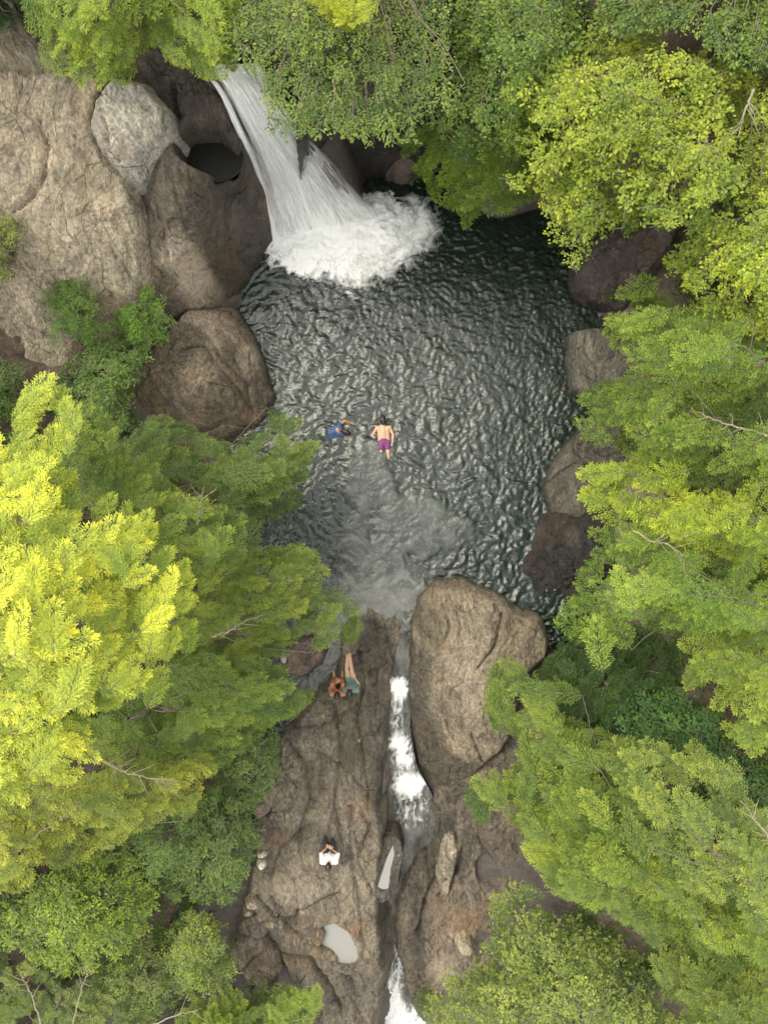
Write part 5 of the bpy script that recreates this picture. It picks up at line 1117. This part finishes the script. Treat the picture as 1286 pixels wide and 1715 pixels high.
SKINS = {}
def person(label, at, J, skin, hair, clothes, face, long_hair=None, hairlen=()):
    """J: joints in metres round the hip point AT (x right, y up the photo, z up); CLOTHES: list of (part name, material, regions)"""
    J = {k: np.array(v, float) * 0.95 for k, v in J.items()}
    root = empty('person', at, label=label, category='person', group='people at the pool')
    fwd = np.asarray(face, float); fwd /= np.linalg.norm(fwd)
    h = J['head']; upv = unit(h - J['neck']); rt = unit(np.cross(fwd, upv))
    hipc, ch, nk = J['pelvis'], J['chest'], J['neck']
    torso = [(hipc, ch, 0.105, 0.115), (J['hipL'], ch + (J['shL'] - ch) * 0.55, 0.085, 0.08), (J['hipR'], ch + (J['shR'] - ch) * 0.55, 0.085, 0.08), (J['shL'], J['shR'], 0.058, 0.058), (ch, nk, 0.10, 0.058), (ch + (J['shL'] - ch) * 0.6, J['shL'], 0.085, 0.06), (ch + (J['shR'] - ch) * 0.6, J['shR'], 0.085, 0.06), (ch + (J['shL'] - ch) * 0.35 - (ch - hipc) * 0.45, ch + (J['shR'] - ch) * 0.35 - (ch - hipc) * 0.45, 0.088, 0.088)]
    arm = {}; leg = {}
    for s in 'LR':
        arm[s] = [(J['sh' + s], J['el' + s], 0.050, 0.038), (J['el' + s], J['wr' + s], 0.038, 0.025)]
        leg[s] = [(J['hip' + s], J['kn' + s], 0.088, 0.056), (J['kn' + s], J['kn' + s] * 0.65 + J['an' + s] * 0.35, 0.054, 0.056), (J['kn' + s] * 0.65 + J['an' + s] * 0.35, J['an' + s], 0.056, 0.034)]
    body = torso + [(nk, h - upv * 0.05, 0.052, 0.05), (h + upv * 0.02 - fwd * 0.015, h - upv * 0.055 + fwd * 0.02, 0.092, 0.062), (h + fwd * 0.088 - upv * 0.01, h + fwd * 0.10 - upv * 0.025, 0.012, 0.015), (h + fwd * 0.07 - upv * 0.062 - rt * 0.02, h + fwd * 0.07 - upv * 0.062 + rt * 0.02, 0.012, 0.012),
                    (h + rt * 0.088 + upv * 0.012, h + rt * 0.09 - upv * 0.02, 0.016, 0.013), (h - rt * 0.088 + upv * 0.012, h - rt * 0.09 - upv * 0.02, 0.016, 0.013)]
    for s, th in (('L', 1), ('R', -1)):
        body += arm[s] + leg[s]
        body += hand(J['wr' + s], J['wr' + s] - J['el' + s] + np.array(J.get('hd' + s, (0, 0, 0))), (0, 0, 1) if abs(unit(J['wr' + s] - J['el' + s])[2]) < 0.8 else (0, -1, 0), th)
        t = J['toe' + s]; a = J['an' + s]
        body += [(a, a * 0.35 + t * 0.65, 0.036, 0.034), (a * 0.35 + t * 0.65, t, 0.034, 0.022), (a, a - unit(t - a) * 0.03, 0.034, 0.030)]
    b = fuse('body', body, skin, root)
    for sgn in (-1, 1):
        fuse('eye', [(h + fwd * 0.078 + rt * 0.032 * sgn, h + fwd * 0.0782 + rt * 0.0321 * sgn, 0.013, 0.013)], M_DARKHAIR, root, voxel=0.005, smooth=0)
    hc = [(h + upv * 0.035 - fwd * 0.03, h - upv * 0.01 - fwd * 0.04, 0.094, 0.090), (h + upv * 0.05 + fwd * 0.015, h + upv * 0.05 - fwd * 0.02, 0.078, 0.085)]
    pr = h - upv * 0.02 - fwd * 0.07
    for q in hairlen:
        q = np.array(q, float); hc.append((pr, q, 0.06, 0.04)); pr = q
    fuse('hair', hc, hair, root, voxel=0.012)
    parts = {'torso': torso, 'armL': arm['L'], 'armR': arm['R'], 'upL': arm['L'][:1], 'upR': arm['R'][:1], 'thL': leg['L'][:1], 'thR': leg['R'][:1], 'legL': leg['L'], 'legR': leg['R'],
             'hip': [(hipc, hipc * 0.85 + ch * 0.15, 0.108, 0.106), (J['hipL'], J['hipR'], 0.095, 0.095), (J['hipL'] * 0.8 + ch * 0.2, J['hipR'] * 0.8 + ch * 0.2, 0.085, 0.085)]}
    for nm, mat, regs, ease in clothes:
        caps = []
        for g in regs:
            fr = 1.0
            if ':' in g:
                g, fr = g.split(':'); fr = float(fr)
            for (p, q, a, c) in parts[g]:
                q2 = p + (np.asarray(q) - p) * fr
                caps.append((p, q2, a + ease, a + (c - a) * fr + ease))
        fuse(nm, caps, mat, root, voxel=0.012, smooth=2)
    return root


M_DARKHAIR = plain_material('dark_hair', (0.016, 0.012, 0.011), 0.45, 0.3, 60)
SK_LIGHT = plain_material('fair_skin', (0.46, 0.29, 0.19), 0.5, 0.06, 12)
SK_TAN = plain_material('tanned_skin', (0.36, 0.175, 0.08), 0.5, 0.08, 12)
M_PURPLE = plain_material('purple_swim_cloth', (0.15, 0.035, 0.13), 0.75, 0.7, 28)
M_BLUE = plain_material('blue_swim_cloth', (0.02, 0.055, 0.13), 0.6, 0.3, 22)
M_WHITE = plain_material('white_cotton', (0.80, 0.80, 0.80), 0.8, 0.05, 15)
M_NAVY = plain_material('dark_trouser_cloth', (0.022, 0.022, 0.032), 0.8, 0.3, 15)
M_TEAL = plain_material('grey_teal_cloth', (0.13, 0.19, 0.17), 0.8, 0.2, 15)
M_BLACK = plain_material('black_swim_cloth', (0.015, 0.015, 0.018), 0.6, 0.3, 15)

a = P(643, 733, -0.06)
person('person in purple shorts swimming in the middle of the pool', a, dict(
    head=(-0.03, 0.50, 0.16), neck=(-0.03, 0.36, 0.10), chest=(-0.02, 0.17, 0.05), pelvis=(0, -0.10, 0.0), shL=(-0.21, 0.29, 0.06), shR=(0.17, 0.30, 0.07), hipL=(-0.09, -0.16, -0.02), hipR=(0.10, -0.15, 0.0),
    elL=(-0.34, 0.08, -0.03), wrL=(-0.30, -0.14, -0.10), elR=(0.27, 0.08, 0.04), wrR=(0.25, -0.14, 0.02), knL=(-0.10, -0.46, -0.02), knR=(0.12, -0.45, 0.0), anL=(-0.14, -0.78, -0.14), anR=(0.14, -0.78, -0.10), toeL=(-0.15, -0.92, -0.20), toeR=(0.15, -0.92, -0.16)),
    SK_LIGHT, M_DARKHAIR, [('shorts', M_PURPLE, ['hip', 'thL:0.5', 'thR:0.5'], 0.014)], (0, 1, -0.15))
a = P(566, 722, -0.09)
person('person in blue swimwear swimming left of the purple shorts', a, dict(
    head=(0.24, -0.02, 0.14), neck=(0.15, 0.04, 0.08), chest=(0.0, 0.02, 0.04), pelvis=(-0.22, -0.06, -0.02), shL=(0.06, 0.19, 0.06), shR=(0.16, -0.12, 0.02), hipL=(-0.24, 0.03, -0.03), hipR=(-0.20, -0.15, -0.05),
    elL=(0.20, 0.30, 0.05), wrL=(0.38, 0.24, 0.0), elR=(0.30, -0.25, -0.08), wrR=(0.42, -0.15, -0.10), knL=(-0.50, -0.14, -0.25), knR=(-0.32, -0.42, -0.22), anL=(-0.80, -0.30, -0.40), anR=(-0.45, -0.72, -0.38), toeL=(-0.92, -0.35, -0.45), toeR=(-0.48, -0.86, -0.45)),
    SK_TAN, M_DARKHAIR, [('swim_shirt', M_BLUE, ['hip', 'torso:0.72'], 0.012)], (1, -0.2, 0.1))
gz = zl(553, 1428) + 0.02
person('person in white shirt and dark trousers sitting alone on the ledge', P(553, 1428, gz), dict(
    pelvis=(0, 0, 0.10), chest=(0, -0.04, 0.36), neck=(0, -0.06, 0.52), head=(0, -0.05, 0.69), shL=(-0.19, -0.05, 0.45), shR=(0.19, -0.05, 0.45), hipL=(-0.10, 0.02, 0.10), hipR=(0.10, 0.02, 0.10),
    elL=(-0.24, 0.10, 0.28), wrL=(-0.12, 0.27, 0.36), elR=(0.25, 0.10, 0.30), wrR=(0.10, 0.27, 0.40), knL=(-0.12, 0.36, 0.36), knR=(0.12, 0.32, 0.38), anL=(-0.16, 0.55, 0.07), anR=(0.06, 0.46, 0.08), toeL=(-0.20, 0.74, 0.04), toeR=(0.06, 0.64, 0.04)),
    SK_TAN, M_DARKHAIR, [('shirt', M_WHITE, ['torso', 'upL:0.9', 'upR:0.9'], 0.022), ('trousers', M_NAVY, ['hip', 'legL:0.95', 'legR:0.95'], 0.010)], (0, 1, -0.2), hairlen=[(0, -0.17, 0.55), (0, -0.19, 0.38)])
gz = zl(589, 1143) + 0.02
person('person in grey-green top sitting with legs stretched toward the pool', P(589, 1143, gz), dict(
    pelvis=(0, 0, 0.09), chest=(0.0, -0.10, 0.33), neck=(-0.02, -0.14, 0.48), head=(-0.03, -0.13, 0.65), shL=(-0.18, -0.12, 0.42), shR=(0.17, -0.12, 0.42), hipL=(-0.10, 0.03, 0.09), hipR=(0.08, 0.03, 0.09),
    elL=(-0.24, -0.22, 0.22), wrL=(-0.24, -0.30, 0.04), elR=(0.22, 0.0, 0.24), wrR=(0.10, 0.16, 0.17), knL=(-0.14, 0.42, 0.14), knR=(0.0, 0.42, 0.16), anL=(-0.13, 0.76, 0.05), anR=(-0.05, 0.80, 0.06), toeL=(-0.14, 0.84, 0.16), toeR=(-0.06, 0.88, 0.17)),
    SK_LIGHT, M_DARKHAIR, [('shirt', M_TEAL, ['torso', 'upR:0.6', 'upL:0.6'], 0.018), ('shorts', M_TEAL, ['hip', 'thR:0.30', 'thL:0.30'], 0.012)], (0, 1, -0.1), hairlen=[(-0.03, -0.24, 0.5)])
gz = zl(567, 1158) + 0.02
person('tanned person hugging bent knees beside the stretched-out sitter', P(567, 1158, gz), dict(
    pelvis=(0, 0, 0.09), chest=(0, 0.02, 0.34), neck=(0, 0.04, 0.49), head=(0, 0.06, 0.65), shL=(-0.18, 0.03, 0.42), shR=(0.18, 0.03, 0.42), hipL=(-0.10, 0.03, 0.09), hipR=(0.10, 0.03, 0.09),
    elL=(-0.25, 0.16, 0.28), wrL=(-0.06, 0.30, 0.30), elR=(0.25, 0.16, 0.28), wrR=(0.06, 0.32, 0.26), knL=(-0.16, 0.30, 0.44), knR=(0.15, 0.30, 0.44), anL=(-0.12, 0.40, 0.06), anR=(0.10, 0.40, 0.06), toeL=(-0.14, 0.58, 0.03), toeR=(0.12, 0.58, 0.03)),
    SK_TAN, M_DARKHAIR, [('swim_bottoms', M_BLACK, ['hip'], 0.010)], (0, 1, -0.3), hairlen=[(0, -0.06, 0.50)])
